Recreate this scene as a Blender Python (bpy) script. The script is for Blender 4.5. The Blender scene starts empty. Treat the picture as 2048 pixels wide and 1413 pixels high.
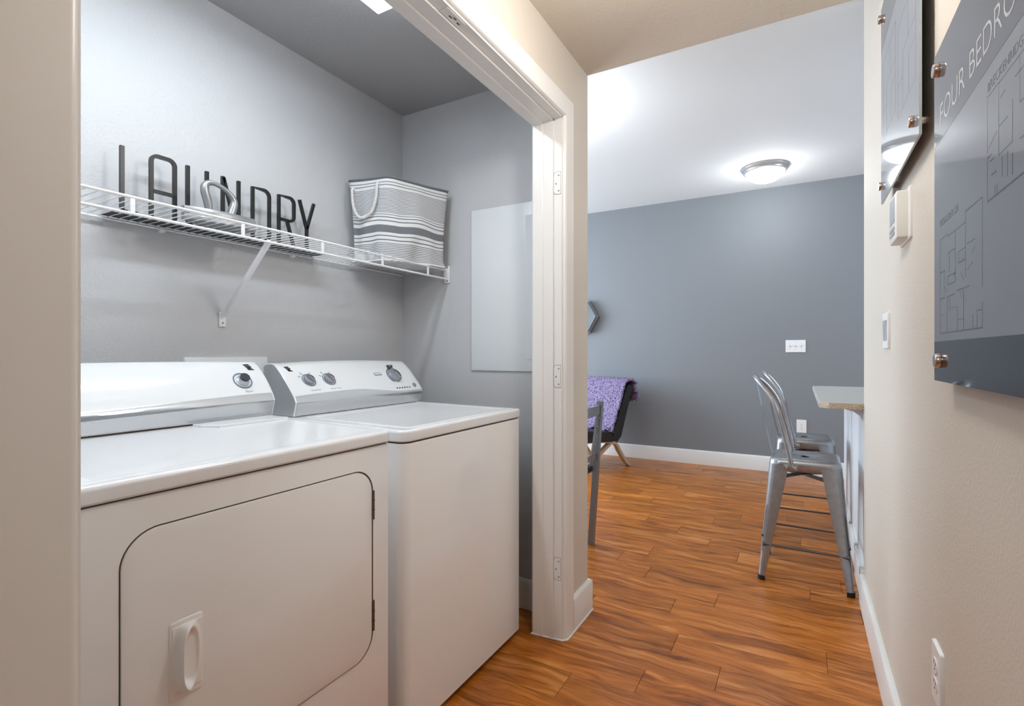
import bpy, bmesh, math, random
from mathutils import Vector, Matrix, Euler
random.seed(7)
S = bpy.context.scene
C = S.collection
R = math.radians
PI = math.pi

# ------------------------------------------------------------------ camera, light, exposure
cam_d = bpy.data.cameras.new('camera')
cam_d.sensor_width = 36.0
cam_d.lens = 1020.0 / 2048.0 * 36.0
cam_d.clip_start = 0.02
cam = bpy.data.objects.new('camera', cam_d)
C.objects.link(cam)
cam.location = (0, 0, 1.13)
cam.rotation_euler = (R(90), 0, R(29.58))
S.camera = cam

S.view_settings.view_transform = 'Standard'
S.view_settings.look = 'None'
S.view_settings.exposure = 0.0
S.view_settings.gamma = 1.0
S.view_settings.use_curve_mapping = False

W = bpy.data.worlds.new('sky')
S.world = W
W.use_nodes = True
W.node_tree.nodes['Background'].inputs['Color'].default_value = (0.62, 0.78, 1.0, 1)
W.node_tree.nodes['Background'].inputs['Strength'].default_value = 3.0

P_WINDOW = 138.0      # daylight through the living room window
P_KITCHEN = 40.0      # added daylight lamp at the unseen kitchen window
P_HALL = 16.0         # warm hall ceiling light; a share drives the dome added behind the camera
P_CLOSET = 9.5       # fluorescent strip in the closet
P_LIVING = 9.0       # flush dome on the living room ceiling
P_PENDANT = 15.0      # dining lamp round the corner


def area(name, loc, rot, sx, sy, power, col, spread=180):
    l = bpy.data.lights.new(name, 'AREA')
    l.shape = 'RECTANGLE'; l.size = sx; l.size_y = sy
    l.energy = power; l.color = col; l.spread = R(spread)
    o = bpy.data.objects.new(name, l); C.objects.link(o)
    o.location = loc; o.rotation_euler = rot
    return o


def point(name, loc, power, col, r):
    l = bpy.data.lights.new(name, 'POINT')
    l.energy = power; l.color = col; l.shadow_soft_size = r
    o = bpy.data.objects.new(name, l); C.objects.link(o); o.location = loc
    return o


area('window_daylight', (-4.12, 3.75, 1.55), (0, R(-90), 0), 1.5, 2.2, P_WINDOW, (0.74, 0.89, 1.0))
area('added_kitchen_daylight', (2.72, 3.9, 1.55), (0, R(90), 0), 1.1, 1.6, P_KITCHEN, (0.75, 0.88, 1.0))

# ------------------------------------------------------------------ materials


def lin(c):
    out = []
    for v in c[:3]:
        v /= 255.0
        out.append(v / 12.92 if v <= 0.04045 else ((v + 0.055) / 1.055) ** 2.4)
    return (out[0], out[1], out[2], 1.0)


MATS = {}


def mat(name, col, rough=0.5, metal=0.0, bump=None, coat=0.0, emis=None, spec=0.5, mottle=None, trans=0.0):
    m = bpy.data.materials.new(name); m.use_nodes = True
    nt = m.node_tree; b = nt.nodes['Principled BSDF']
    b.inputs['Base Color'].default_value = lin(col)
    b.inputs['Roughness'].default_value = rough
    b.inputs['Metallic'].default_value = metal
    b.inputs['Specular IOR Level'].default_value = spec
    b.inputs['Coat Weight'].default_value = coat
    b.inputs['Coat Roughness'].default_value = 0.04
    b.inputs['Transmission Weight'].default_value = trans
    if emis:
        b.inputs['Emission Color'].default_value = lin(emis[0])
        b.inputs['Emission Strength'].default_value = emis[1]
    tc = nt.nodes.new('ShaderNodeTexCoord')
    if bump:
        n = nt.nodes.new('ShaderNodeTexNoise'); n.inputs['Scale'].default_value = bump[0]
        n.inputs['Detail'].default_value = 3.0
        nt.links.new(tc.outputs['Object'], n.inputs['Vector'])
        bn = nt.nodes.new('ShaderNodeBump'); bn.inputs['Strength'].default_value = bump[1]
        bn.inputs['Distance'].default_value = bump[2]
        nt.links.new(n.outputs['Fac'], bn.inputs['Height'])
        nt.links.new(bn.outputs['Normal'], b.inputs['Normal'])
    if mottle:
        n = nt.nodes.new('ShaderNodeTexNoise'); n.inputs['Scale'].default_value = mottle[0]
        n.inputs['Detail'].default_value = 4.0
        nt.links.new(tc.outputs['Object'], n.inputs['Vector'])
        r = nt.nodes.new('ShaderNodeValToRGB')
        r.color_ramp.elements[0].position = mottle[3] if len(mottle) > 3 else 0.35
        r.color_ramp.elements[1].position = mottle[4] if len(mottle) > 4 else 0.65
        r.color_ramp.elements[0].color = lin(mottle[1]); r.color_ramp.elements[1].color = lin(mottle[2])
        nt.links.new(n.outputs['Fac'], r.inputs['Fac'])
        nt.links.new(r.outputs['Color'], b.inputs['Base Color'])
    MATS[name] = m
    return m


mat('closet_paint', (196, 197, 200), 0.42, bump=(170, 0.55, 0.0025))
mat('closet_ceiling_paint', (172, 172, 174), 0.7, bump=(90, 0.5, 0.003))
mat('hall_paint', (213, 204, 192), 0.55, bump=(170, 0.5, 0.0022))
mat('hall_ceiling_paint', (205, 196, 183), 0.8, bump=(110, 0.5, 0.003))
mat('living_paint', (226, 224, 220), 0.6, bump=(170, 0.4, 0.002))
mat('slate_paint', (129, 133, 138), 0.6, bump=(150, 0.25, 0.0015))
mat('white_ceiling', (220, 224, 226), 0.8, bump=(120, 0.3, 0.002))
mat('trim_white', (232, 230, 227), 0.32)
mat('peninsula_white', (226, 228, 232), 0.4)
mat('appliance', (243, 243, 243), 0.3, coat=0.7)
mat('appliance_top', (235, 236, 238), 0.22, coat=0.25)
mat('console_white', (236, 238, 240), 0.18, coat=0.7)
mat('console_silver', (206, 209, 213), 0.26, metal=0.35)
mat('console_side', (190, 192, 196), 0.4)
mat('knob_grey', (156, 160, 166), 0.3, metal=0.4)
mat('knob_dark', (62, 66, 72), 0.35)
mat('ink_black', (24, 25, 28), 0.5)
mat('ink_blue', (96, 118, 150), 0.5)
mat('ink_grey', (132, 136, 142), 0.5)
mat('gap_dark', (78, 68, 58), 0.8)
mat('hinge_steel', (112, 104, 94), 0.35, metal=0.8)
mat('shelf_white', (238, 238, 240), 0.35)
mat('letter_black', (22, 24, 26), 0.32)
mat('iron_silver', (158, 161, 163), 0.36, metal=0.7, bump=(30, 0.25, 0.003))
mat('cloth_white', (226, 226, 228), 0.9, bump=(600, 0.35, 0.0008))
mat('cloth_grey', (118, 121, 126), 0.9, bump=(600, 0.35, 0.0008))
mat('rope_white', (222, 221, 219), 0.85)
mat('panel_white', (224, 229, 232), 0.3)
mat('plate_white', (238, 238, 238), 0.35)
mat('screw_steel', (150, 150, 150), 0.3, metal=0.9)
mat('slot_dark', (60, 60, 60), 0.6)
mat('steel', (160, 162, 166), 0.34, metal=0.8, mottle=(40, (155, 157, 161), (165, 167, 171)))
mat('steel_dark', (92, 95, 100), 0.4, metal=0.7)
mat('rubber', (18, 18, 18), 0.7)
mat('hole_dark', (12, 12, 14), 0.9)
mat('countertop', (204, 200, 194), 0.3, mottle=(300, (192, 188, 181), (214, 211, 206)))
mat('counter_edge', (168, 146, 116), 0.55, mottle=(380, (146, 118, 84), (214, 203, 186)))
mat('leather_black', (20, 18, 19), 0.38, bump=(60, 0.3, 0.002))
mat('bentwood', (178, 152, 122), 0.35)
mat('throw_lilac', (170, 150, 190), 0.95, mottle=(85, (62, 42, 72), (146, 132, 166), 0.38, 0.56))
mat('grey_frame', (132, 135, 139), 0.4, metal=0.5)
mat('hex_frame', (120, 122, 124), 0.35, metal=0.4)
mat('mirror_glass', (180, 188, 196), 0.05, metal=1.0)
mat('poster_body', (132, 138, 147), 0.04)
mat('poster_band', (90, 94, 103), 0.04)
mat('poster_foot', (34, 38, 48), 0.04)
mat('poster_edge', (170, 182, 184), 0.2)
mat('poster_text', (204, 207, 212), 0.04)
mat('poster_line', (80, 84, 94), 0.04)
mat('poster_line_pale', (112, 117, 125), 0.04)
mat('chrome', (206, 200, 196), 0.16, metal=1.0)
mat('thermo_white', (232, 231, 226), 0.4)
mat('thermo_grey', (176, 182, 192), 0.3)
mat('fixture_white', (235, 235, 235), 0.4)
mat('strip_glow', (255, 255, 255), 0.5, emis=((240, 247, 255), 9.0))
mat('dome_glow', (255, 255, 255), 0.4, emis=((250, 252, 255), 2.6))
mat('lamp_ring', (186, 186, 186), 0.3, metal=0.5)
mat('window_frame', (235, 235, 235), 0.4)
mat('window_glass', (255, 255, 255), 0.02, trans=1.0)
mat('groove_shade', (168, 160, 148), 0.7)  # grey that paints the shaded groove round the hinge fillers
mat('caulk_white', (228, 226, 222), 0.6, bump=(90, 0.6, 0.004))


def wood_material():
    m = bpy.data.materials.new('plank_wood'); m.use_nodes = True
    nt = m.node_tree; b = nt.nodes['Principled BSDF']; N = nt.nodes.new; L = nt.links.new
    tc = N('ShaderNodeTexCoord'); oi = N('ShaderNodeObjectInfo')
    mul = N('ShaderNodeVectorMath'); mul.operation = 'SCALE'; mul.inputs[3].default_value = 37.0
    comb = N('ShaderNodeCombineXYZ')
    L(oi.outputs['Random'], comb.inputs[0]); L(oi.outputs['Random'], comb.inputs[1]); L(oi.outputs['Random'], comb.inputs[2])
    L(comb.outputs[0], mul.inputs[0])
    add0 = N('ShaderNodeVectorMath'); add0.operation = 'ADD'
    L(tc.outputs['Object'], add0.inputs[0]); L(mul.outputs[0], add0.inputs[1])
    # slow waves bend the grain along the plank
    mpw = N('ShaderNodeMapping'); mpw.inputs['Scale'].default_value = (3.4, 7.0, 1.0)
    L(add0.outputs[0], mpw.inputs['Vector'])
    nw = N('ShaderNodeTexNoise'); nw.inputs['Scale'].default_value = 1.0; nw.inputs['Detail'].default_value = 2.0
    L(mpw.outputs[0], nw.inputs['Vector'])
    mw = N('ShaderNodeMath'); mw.operation = 'MULTIPLY_ADD'; mw.inputs[1].default_value = 0.11; mw.inputs[2].default_value = -0.055
    L(nw.outputs['Fac'], mw.inputs[0])
    cw = N('ShaderNodeCombineXYZ'); L(mw.outputs[0], cw.inputs[1])
    add = N('ShaderNodeVectorMath'); add.operation = 'ADD'
    L(add0.outputs[0], add.inputs[0]); L(cw.outputs[0], add.inputs[1])
    # broad figure
    mp = N('ShaderNodeMapping'); mp.inputs['Scale'].default_value = (2.2, 20.0, 1.0)
    L(add.outputs[0], mp.inputs['Vector'])
    n1 = N('ShaderNodeTexNoise'); n1.inputs['Scale'].default_value = 1.0; n1.inputs['Detail'].default_value = 6.0
    n1.inputs['Roughness'].default_value = 0.62; n1.inputs['Distortion'].default_value = 1.1
    L(mp.outputs[0], n1.inputs['Vector'])
    # fine grain
    mp2 = N('ShaderNodeMapping'); mp2.inputs['Scale'].default_value = (5.0, 120.0, 1.0)
    L(add.outputs[0], mp2.inputs['Vector'])
    n2 = N('ShaderNodeTexNoise'); n2.inputs['Scale'].default_value = 1.0; n2.inputs['Detail'].default_value = 4.0
    n2.inputs['Distortion'].default_value = 0.6
    L(mp2.outputs[0], n2.inputs['Vector'])
    r = N('ShaderNodeValToRGB'); cr = r.color_ramp
    cr.elements[0].position = 0.33; cr.elements[0].color = lin((122, 68, 28))
    cr.elements[1].position = 0.67; cr.elements[1].color = lin((220, 150, 92))
    e = cr.elements.new(0.42); e.color = lin((166, 98, 44))
    e = cr.elements.new(0.55); e.color = lin((196, 122, 62))
    L(n1.outputs['Fac'], r.inputs['Fac'])
    r2 = N('ShaderNodeValToRGB')
    r2.color_ramp.elements[0].position = 0.30; r2.color_ramp.elements[0].color = (0.40, 0.33, 0.28, 1)
    r2.color_ramp.elements[1].position = 0.46; r2.color_ramp.elements[1].color = (1, 1, 1, 1)
    L(n2.outputs['Fac'], r2.inputs['Fac'])
    mx = N('ShaderNodeMix'); mx.data_type = 'RGBA'; mx.blend_type = 'MULTIPLY'; mx.inputs[0].default_value = 0.8
    L(r.outputs['Color'], mx.inputs[6]); L(r2.outputs['Color'], mx.inputs[7])
    # plank to plank tone
    hs = N('ShaderNodeHueSaturation'); hs.inputs['Saturation'].default_value = 1.06
    mr = N('ShaderNodeMapRange'); mr.inputs[3].default_value = 0.80; mr.inputs[4].default_value = 1.04
    L(oi.outputs['Random'], mr.inputs[0]); L(mr.outputs[0], hs.inputs['Value'])
    L(mx.outputs[2], hs.inputs['Color'])
    L(hs.outputs['Color'], b.inputs['Base Color'])
    b.inputs['Roughness'].default_value = 0.33
    bp = N('ShaderNodeBump'); bp.inputs['Strength'].default_value = 0.25; bp.inputs['Distance'].default_value = 0.001
    L(n2.outputs['Fac'], bp.inputs['Height']); L(bp.outputs['Normal'], b.inputs['Normal'])
    MATS['plank_wood'] = m


wood_material()

# ------------------------------------------------------------------ mesh helpers


def tag(o, label=None, cat=None, group=None, kind=None):
    if label: o['label'] = label
    if cat: o['category'] = cat
    if group: o['group'] = group
    if kind: o['kind'] = kind
    return o


def obj(name, verts, faces, m, parent=None, smooth=None, mi=None):
    me = bpy.data.meshes.new(name)
    me.from_pydata([tuple(v) for v in verts], [], faces)
    ms = m if isinstance(m, (list, tuple)) else [m]
    for x in ms: me.materials.append(MATS[x])
    if mi:
        for p, k in zip(me.polygons, mi): p.material_index = k
    bm = bmesh.new(); bm.from_mesh(me)
    bmesh.ops.recalc_face_normals(bm, faces=bm.faces)
    bm.to_mesh(me); bm.free()
    if smooth is not None:
        me.shade_smooth() if hasattr(me, 'shade_smooth') else None
        me.set_sharp_from_angle(angle=R(smooth))
    o = bpy.data.objects.new(name, me); C.objects.link(o)
    if parent is not None: o.parent = parent
    return o


class MB:
    """collects shapes into one mesh"""
    def __init__(s): s.v = []; s.f = []; s.m = []
    def add(s, v, f, k=0):
        n = len(s.v); s.v += [tuple(p) for p in v]; s.f += [[i + n for i in q] for q in f]; s.m += [k] * len(f); return s
    def box(s, x0, x1, y0, y1, z0, z1, k=0): return s.add(*boxvf(x0, x1, y0, y1, z0, z1), k)
    def tube(s, *a, k=0, **kw): return s.add(*tubevf(*a, **kw), k)
    def build(s, name, m, parent=None, smooth=None): return obj(name, s.v, s.f, m, parent, smooth, s.m)


def boxvf(x0, x1, y0, y1, z0, z1):
    v = [(x, y, z) for z in (z0, z1) for y in (y0, y1) for x in (x0, x1)]
    return v, [[0, 1, 3, 2], [4, 6, 7, 5], [0, 4, 5, 1], [2, 3, 7, 6], [0, 2, 6, 4], [1, 5, 7, 3]]


def box(name, x0, x1, y0, y1, z0, z1, m, parent=None, bev=0.0, seg=2):
    v, f = boxvf(min(x0, x1), max(x0, x1), min(y0, y1), max(y0, y1), min(z0, z1), max(z0, z1))
    if not bev: return obj(name, v, f, m, parent)
    bm = bmesh.new(); vs = [bm.verts.new(p) for p in v]
    for q in f: bm.faces.new([vs[i] for i in q])
    bmesh.ops.recalc_face_normals(bm, faces=bm.faces)
    bmesh.ops.bevel(bm, geom=list(bm.edges), offset=bev, segments=seg, affect='EDGES', profile=0.5)
    vv = [tuple(p.co) for p in bm.verts]; bm.verts.index_update()
    ff = [[p.index for p in q.verts] for q in bm.faces]; bm.free()
    return obj(name, vv, ff, m, parent, smooth=40)


def tubevf(pts, r, n=8, closed=False, sq=None, phase=0.0, caps=True):
    """round tube (r may be a list) or flat bar with sq=(half width, half thickness) along a path"""
    P = [Vector(p) for p in pts]; k = len(P)
    T = []
    for i in range(k):
        a = P[i - 1] if (i > 0 or closed) else P[i]
        b = P[(i + 1) % k] if (i < k - 1 or closed) else P[i]
        d = (b - a); T.append(d.normalized() if d.length > 1e-9 else Vector((0, 0, 1)))
    ref = Vector((0, 0, 1)) if abs(T[0].z) < 0.9 else Vector((1, 0, 0))
    nrm = (ref - T[0] * ref.dot(T[0])).normalized()
    v = []; f = []
    if sq: ring = [(-sq[0], -sq[1]), (sq[0], -sq[1]), (sq[0], sq[1]), (-sq[0], sq[1])]; n = 4
    for i in range(k):
        if i: nrm = (nrm - T[i] * nrm.dot(T[i])).normalized()
        bn = T[i].cross(nrm)
        rr = r[i] if isinstance(r, (list, tuple)) else r
        for j in range(n):
            if sq:
                a, b = ring[j]; sc = rr if rr else 1.0
                v.append(P[i] + nrm * a * sc + bn * b * sc)
            else:
                t = 2 * PI * j / n + phase
                v.append(P[i] + nrm * math.cos(t) * rr + bn * math.sin(t) * rr)
    m = k if closed else k - 1
    for i in range(m):
        for j in range(n):
            a = i * n + j; b = i * n + (j + 1) % n; i2 = ((i + 1) % k) * n
            f.append([a, b, i2 + (j + 1) % n, i2 + j])
    if not closed and caps:
        f.append(list(range(n))[::-1]); f.append([(k - 1) * n + j for j in range(n)])
    return v, f


def tube(name, pts, r, m, parent=None, smooth=50, **kw):
    v, f = tubevf(pts, r, **kw)
    return obj(name, v, f, m, parent, smooth=None if kw.get('sq') else smooth)


def loft(rings, cap0=True, cap1=True, closed=True):
    n = len(rings[0]); v = [p for r in rings for p in r]; f = []
    for i in range(len(rings) - 1):
        for j in range(n if closed else n - 1):
            a = i * n + j; b = i * n + (j + 1) % n
            f.append([a, b, b + n, a + n])
    if cap0: f.append(list(range(n))[::-1])
    if cap1: f.append([(len(rings) - 1) * n + j for j in range(n)])
    return v, f


def rrect(x0, x1, y0, y1, r, seg=5):
    """rounded rectangle outline; r one radius or four (x1y1, x0y1, x0y0, x1y0)"""
    rs = r if isinstance(r, (list, tuple)) else [r] * 4
    out = []
    for k, (cx, cy, sx, sy) in enumerate([(x1, y1, -1, -1), (x0, y1, 1, -1), (x0, y0, 1, 1), (x1, y0, -1, 1)]):
        q = max(rs[k], 1e-5); px, py = cx + sx * q, cy + sy * q
        for i in range(seg + 1):
            t = R(90 * k + 90 * i / seg)
            out.append((px + q * math.cos(t), py + q * math.sin(t)))
    return out


def rbox(name, x0, x1, y0, y1, z0, z1, r, bev, m, parent=None, dish=None, seg=5, zs=0.0):
    """rounded slab; dish=(margin, run, depth) sinks the middle of the top; zs slopes the top up towards -x"""
    def ring(ins, z, k=0.0):
        rr = [max(q - ins, 0.001) for q in (r if isinstance(r, (list, tuple)) else [r] * 4)]
        return [(x, y, z + k * zs * (x1 - x) / (x1 - x0)) for x, y in rrect(x0 + ins, x1 - ins, y0 + ins, y1 - ins, rr, seg)]
    rg = [ring(bev * .4, z0), ring(0, z0 + bev * .4), ring(0, z1 - bev, 1)]
    for t in (30, 60, 90):
        rg.append(ring(bev * (1 - math.cos(R(t))), z1 - bev + bev * math.sin(R(t)), 1))
    if dish:
        rg += [ring(dish[0], z1, 1), ring(dish[0] + dish[1] * .5, z1 - dish[2] * .5, 1), ring(dish[0] + dish[1], z1 - dish[2], 1)]
    v, f = loft(rg)
    return obj(name, v, f, m, parent, smooth=35)


def panel_x(name, xb, xf, outline, m, parent=None, bev=0.0):
    """outline in (y, z), extruded from xb to xf along x, front edge bevelled towards xf"""
    d = 1 if xf > xb else -1
    cy = sum(p[0] for p in outline) / len(outline); cz = sum(p[1] for p in outline) / len(outline)
    def ins(k):
        o = []; n = len(outline)
        for i in range(n):
            a = Vector(outline[i - 1]); b = Vector(outline[i]); c = Vector(outline[(i + 1) % n])
            t = (c - a)
            if t.length < 1e-9: o.append(b); continue
            t.normalize(); nn = Vector((-t.y, t.x))
            if nn.dot(Vector((cy, cz)) - b) < 0: nn = -nn
            o.append(b + nn * k)
        return o
    rg = [[(xb, p[0], p[1]) for p in outline]]
    if bev:
        rg.append([(xf - d * bev, p[0], p[1]) for p in outline])
        for t in (45, 90):
            k = bev * (1 - math.cos(R(t)))
            rg.append([(xf - d * bev + d * bev * math.sin(R(t)), p[0], p[1]) for p in ins(k)])
    else:
        rg.append([(xf, p[0], p[1]) for p in outline])
    v, f = loft(rg)
    return obj(name, v, f, m, parent, smooth=35)


def lathevf(prof, n=24):
    rings = [[(r * math.cos(2 * PI * j / n), r * math.sin(2 * PI * j / n), z) for j in range(n)] for r, z in prof]
    return loft(rings)


def xform(v, M): return [M @ Vector(p) for p in v]


def frame_to(loc, normal, up=(0, 0, 1)):
    """matrix taking local z to normal, local y to the up direction"""
    z = Vector(normal).normalized(); u = Vector(up); y = (u - z * u.dot(z)).normalized(); x = y.cross(z)
    M = Matrix((x, y, z)).transposed().to_4x4(); M.translation = Vector(loc); return M


def lathe(name, prof, M, m, parent=None, n=24, smooth=40):
    v, f = lathevf(prof, n)
    return obj(name, xform(v, M), f, m, parent, smooth)


def text(name, s, size, M, m, parent=None, width=None, ext=0.00008, space=1.0):
    """flat lettering: local x along the line, y up, z out of the surface"""
    cu = bpy.data.curves.new(name, 'FONT'); cu.body = s; cu.size = size; cu.extrude = ext; cu.resolution_u = 4
    cu.space_character = space; cu.offset = -size * .012
    to = bpy.data.objects.new(name + '_tmp', cu); C.objects.link(to)
    dg = bpy.context.evaluated_depsgraph_get()
    me = bpy.data.meshes.new_from_object(to.evaluated_get(dg))
    bpy.data.objects.remove(to); bpy.data.curves.remove(cu)
    me.name = name
    xs = [p.co.x for p in me.vertices]
    k = width / (max(xs) - min(xs)) if width else 1.0
    for p in me.vertices: p.co = M @ Vector((p.co.x * k, p.co.y, p.co.z))
    me.materials.clear(); me.materials.append(MATS[m])
    o = bpy.data.objects.new(name, me); C.objects.link(o)
    if parent is not None: o.parent = parent
    return o


def empty(name, loc, rz=0.0):
    o = bpy.data.objects.new(name, None); C.objects.link(o)
    o.location = loc; o.rotation_euler = (0, 0, rz); o.empty_display_size = 0.1
    return o


def thing(name, loc, label, cat, group=None, rz=0.0):
    """an Empty at the base; children are built in world coordinates and re-expressed by adopt()"""
    o = empty(name, loc, rz); return tag(o, label, cat, group)


def adopt(root):
    """children meshes were written in world space: keep them there"""
    M = Matrix.Translation(root.location) @ Euler(root.rotation_euler).to_matrix().to_4x4()
    inv = M.inverted()
    for ch in root.children:
        ch.matrix_parent_inverse = inv


def copy_tree(o, parent=None):
    c = o.copy(); C.objects.link(c)
    if parent is not None: c.parent = parent
    for ch in list(o.children):
        d = copy_tree(ch, c); d.matrix_parent_inverse = ch.matrix_parent_inverse.copy()
    return c


# ------------------------------------------------------------------ the place: key dimensions
XL, XLB = -0.818, -0.933        # hall left wall: hall face, closet face
XR, XRB = 0.244, 0.36           # hall right wall
YE = 2.115                      # far end of the left wall and of the low ceiling
YR = 2.77                       # far end of the right wall
XC, YC0, YC1 = -1.78, 0.10, 2.0  # closet back wall, near and far side
ZH, ZL = 2.35, 2.71             # hall and closet ceiling, living room ceiling
YB = 5.45                       # slate wall
XW, XK = -4.2, 2.8              # living room window wall, kitchen end wall
YN = -1.6                       # hall end behind the camera
O0, O1, OH = 0.301, 1.837, 2.056  # closet opening


def struct(o, label=None, cat=None): return tag(o, label, cat, kind='structure')


# ------------------------------------------------------------------ floor and planks
fl = box('floor', XW, XK, YN, YB, -0.06, -0.004, 'gap_dark')
struct(fl, 'orange brown wood plank floor', 'floor')
PW = 0.1475
known = {0: -.705, 3: -.43, 4: .081, 5: -.50, 6: -.338, 7: -.69, 8: .036, 10: -.305, 11: -.477, 12: -.682, 13: -.004, 14: -.513, 15: -.362, 19: .013}
row0 = 1.524
for k in range(-21, 28):
    y0 = row0 + PW * k; y1 = y0 + PW
    if y1 < YN + .02 or y0 > YB - .01: continue
    y0c, y1c = max(y0, YN), min(y1, YB)
    xa, xb = (XW, XK) if y1 > 2.0 else ((XC, XR) if y1 > YC0 and y0 < YC1 else (XLB, XR))
    L = 0.914
    j = known.get(k, random.uniform(-0.6, 0.6))
    j -= L * math.ceil((j - xa) / L)
    while j < xb:
        a, b = max(j, xa), min(j + L, xb); j += L
        if b - a < 0.03: continue
        hx, hy = (b - a) / 2 - 0.0006, (y1c - y0c) / 2 - 0.0006
        c = 0.0011
        v, f = loft([[(-hx, -hy, -.004), (hx, -hy, -.004), (hx, hy, -.004), (-hx, hy, -.004)],
                     [(-hx, -hy, -c), (hx, -hy, -c), (hx, hy, -c), (-hx, hy, -c)],
                     [(-hx + c, -hy + c, 0), (hx - c, -hy + c, 0), (hx - c, hy - c, 0), (-hx + c, hy - c, 0)]])
        p = obj('plank', v, f, 'plank_wood', fl)
        p.location = ((a + b) / 2, (y0c + y1c) / 2, 0)

# ------------------------------------------------------------------ walls and ceilings
w = MB()
w.box(XLB, XL, YN, O0 - .02, 0, ZH); w.box(XLB, XL, O1 + .02, YE, 0, ZH); w.box(XLB, XL, O0 - .02, O1 + .02, OH + .02, ZH)
struct(w.build('wall_left', 'hall_paint'), 'beige hall wall with the wide closet opening', 'wall')
struct(box('wall_right', XR, XRB, YN, YR, 0, ZL, 'hall_paint'), 'beige hall wall carrying the glossy floor plan posters', 'wall')
struct(box('wall_behind', XLB, XRB, YN - .1, YN, 0, ZH, 'hall_paint'), 'beige end wall of the hall', 'wall')
struct(box('wall_closet_back', XC - .1, XC, YC0 - .1, YC1 + .115, 0, ZH, 'closet_paint'), 'light grey textured back wall of the laundry closet', 'wall')
w = MB(); w.box(XC, XLB, YC1, YE, 0, ZH)
struct(w.build('wall_closet_far', 'closet_paint'), 'grey side wall of the closet with the white panel', 'wall')
struct(box('wall_closet_near', XC, XLB, YC0 - .1, YC0, 0, ZH, 'closet_paint'), 'grey side wall of the closet beside the dryer', 'wall')
struct(box('wall_back', XW - .1, XK + .1, YB, YB + .1, 0, ZL, 'slate_paint'), 'slate blue grey far wall of the living room', 'wall')
struct(box('wall_living_near', XW, XC - .1, YE - .1, YE, 0, ZL, 'living_paint'), 'pale living room wall behind the closet', 'wall')
struct(box('wall_kitchen_near', XRB, XK, YR - .6, YR - .5, 0, ZL, 'living_paint'), 'pale kitchen wall behind the hall', 'wall')
# window walls with cut openings; the kitchen window is added
w = MB()
w.box(XW - .1, XW, YE - .1, 2.6, 0, ZL); w.box(XW - .1, XW, 4.9, YB + .1, 0, ZL)
w.box(XW - .1, XW, 2.6, 4.9, 0, .75); w.box(XW - .1, XW, 2.6, 4.9, 2.35, ZL)
struct(w.build('wall_window', 'living_paint'), 'pale living room wall with the wide window', 'wall')
w = MB()
w.box(XK, XK + .1, YR - .6, 3.05, 0, ZL); w.box(XK, XK + .1, 4.75, YB + .1, 0, ZL)
w.box(XK, XK + .1, 3.05, 4.75, 0, .95); w.box(XK, XK + .1, 3.05, 4.75, 2.15, ZL)
struct(w.build('wall_kitchen', 'living_paint'), 'pale kitchen end wall with an added window', 'wall')
for i, (x, ya, yb, za, zb) in enumerate([(XW - .06, 2.6, 4.9, .75, 2.35), (XK + .06, 3.05, 4.75, .95, 2.15)], 1):
    w = MB()
    for q in (ya, (ya + yb) / 2 - .025, yb - .05): w.box(x - .02, x + .02, q, q + .05, za, zb)
    for q in (za, zb - .05): w.box(x - .02, x + .02, ya, yb, q, q + .05)
    o = struct(w.build('window_%d' % i, 'window_frame'), ('wide white framed window in the living room', 'unseen white framed window added in the kitchen')[i - 1], 'window')
    box('pane', x - .003, x + .003, ya + .05, yb - .05, za + .05, zb - .05, 'window_glass', o)
struct(box('ceiling_hall', XC - .1, XRB, YN, YE, ZH, ZL + .1, ['hall_ceiling_paint']), 'low beige hall ceiling', 'ceiling')
struct(box('ceiling_closet', XC, XLB, YC0, YC1, ZH - .004, ZH, 'closet_ceiling_paint'), 'grey textured closet ceiling', 'ceiling')
struct(box('ceiling_living', XW - .1, XK + .1, YE, YB + .1, ZL, ZL + .1, 'white_ceiling'), 'white living room ceiling', 'ceiling')

# ------------------------------------------------------------------ closet casing and jambs


def casing_profile(w_, t):  # (across, out) from the opening edge outwards; rounded inner edge
    p = [(0, 0), (0, t * .35)]
    for a in range(0, 91, 30): p.append((t * .65 * (1 - math.cos(R(a))), t * .35 + t * .65 * math.sin(R(a))))
    p += [(w_ - .004, t), (w_, t - .004), (w_, 0)]
    return p


CW, CT = 0.080, 0.016
ci = 0.006
prof = casing_profile(CW, CT)
# far leg, near leg and head, mitred at the corners
def casing_leg(y_edge, d):
    rg = []
    for top in (0, 1):
        rg.append([(XL + q, y_edge + d * a, (OH + ci + a) if top else 0.0) for a, q in prof])
    return loft(rg)
def casing_head():
    rg = []
    for e, d in ((O0 - ci, -1), (O1 + ci, 1)):
        rg.append([(XL + q, e + d * a, OH + ci + a) for a, q in prof])
    return loft(rg)
v, f = casing_leg(O1 + ci, 1)
struct(obj('trim_1', v, f, 'trim_white', None, 30), 'white door casing at the far side of the closet opening', 'trim')
v, f = casing_leg(O0 - ci, -1)
struct(obj('trim_2', v, f, 'trim_white', None, 30), 'door casing at the near left edge of the closet opening', 'trim')
v, f = casing_head()
struct(obj('trim_3', v, f, 'trim_white', None, 30), 'white door casing across the top of the closet opening', 'trim')
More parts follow.
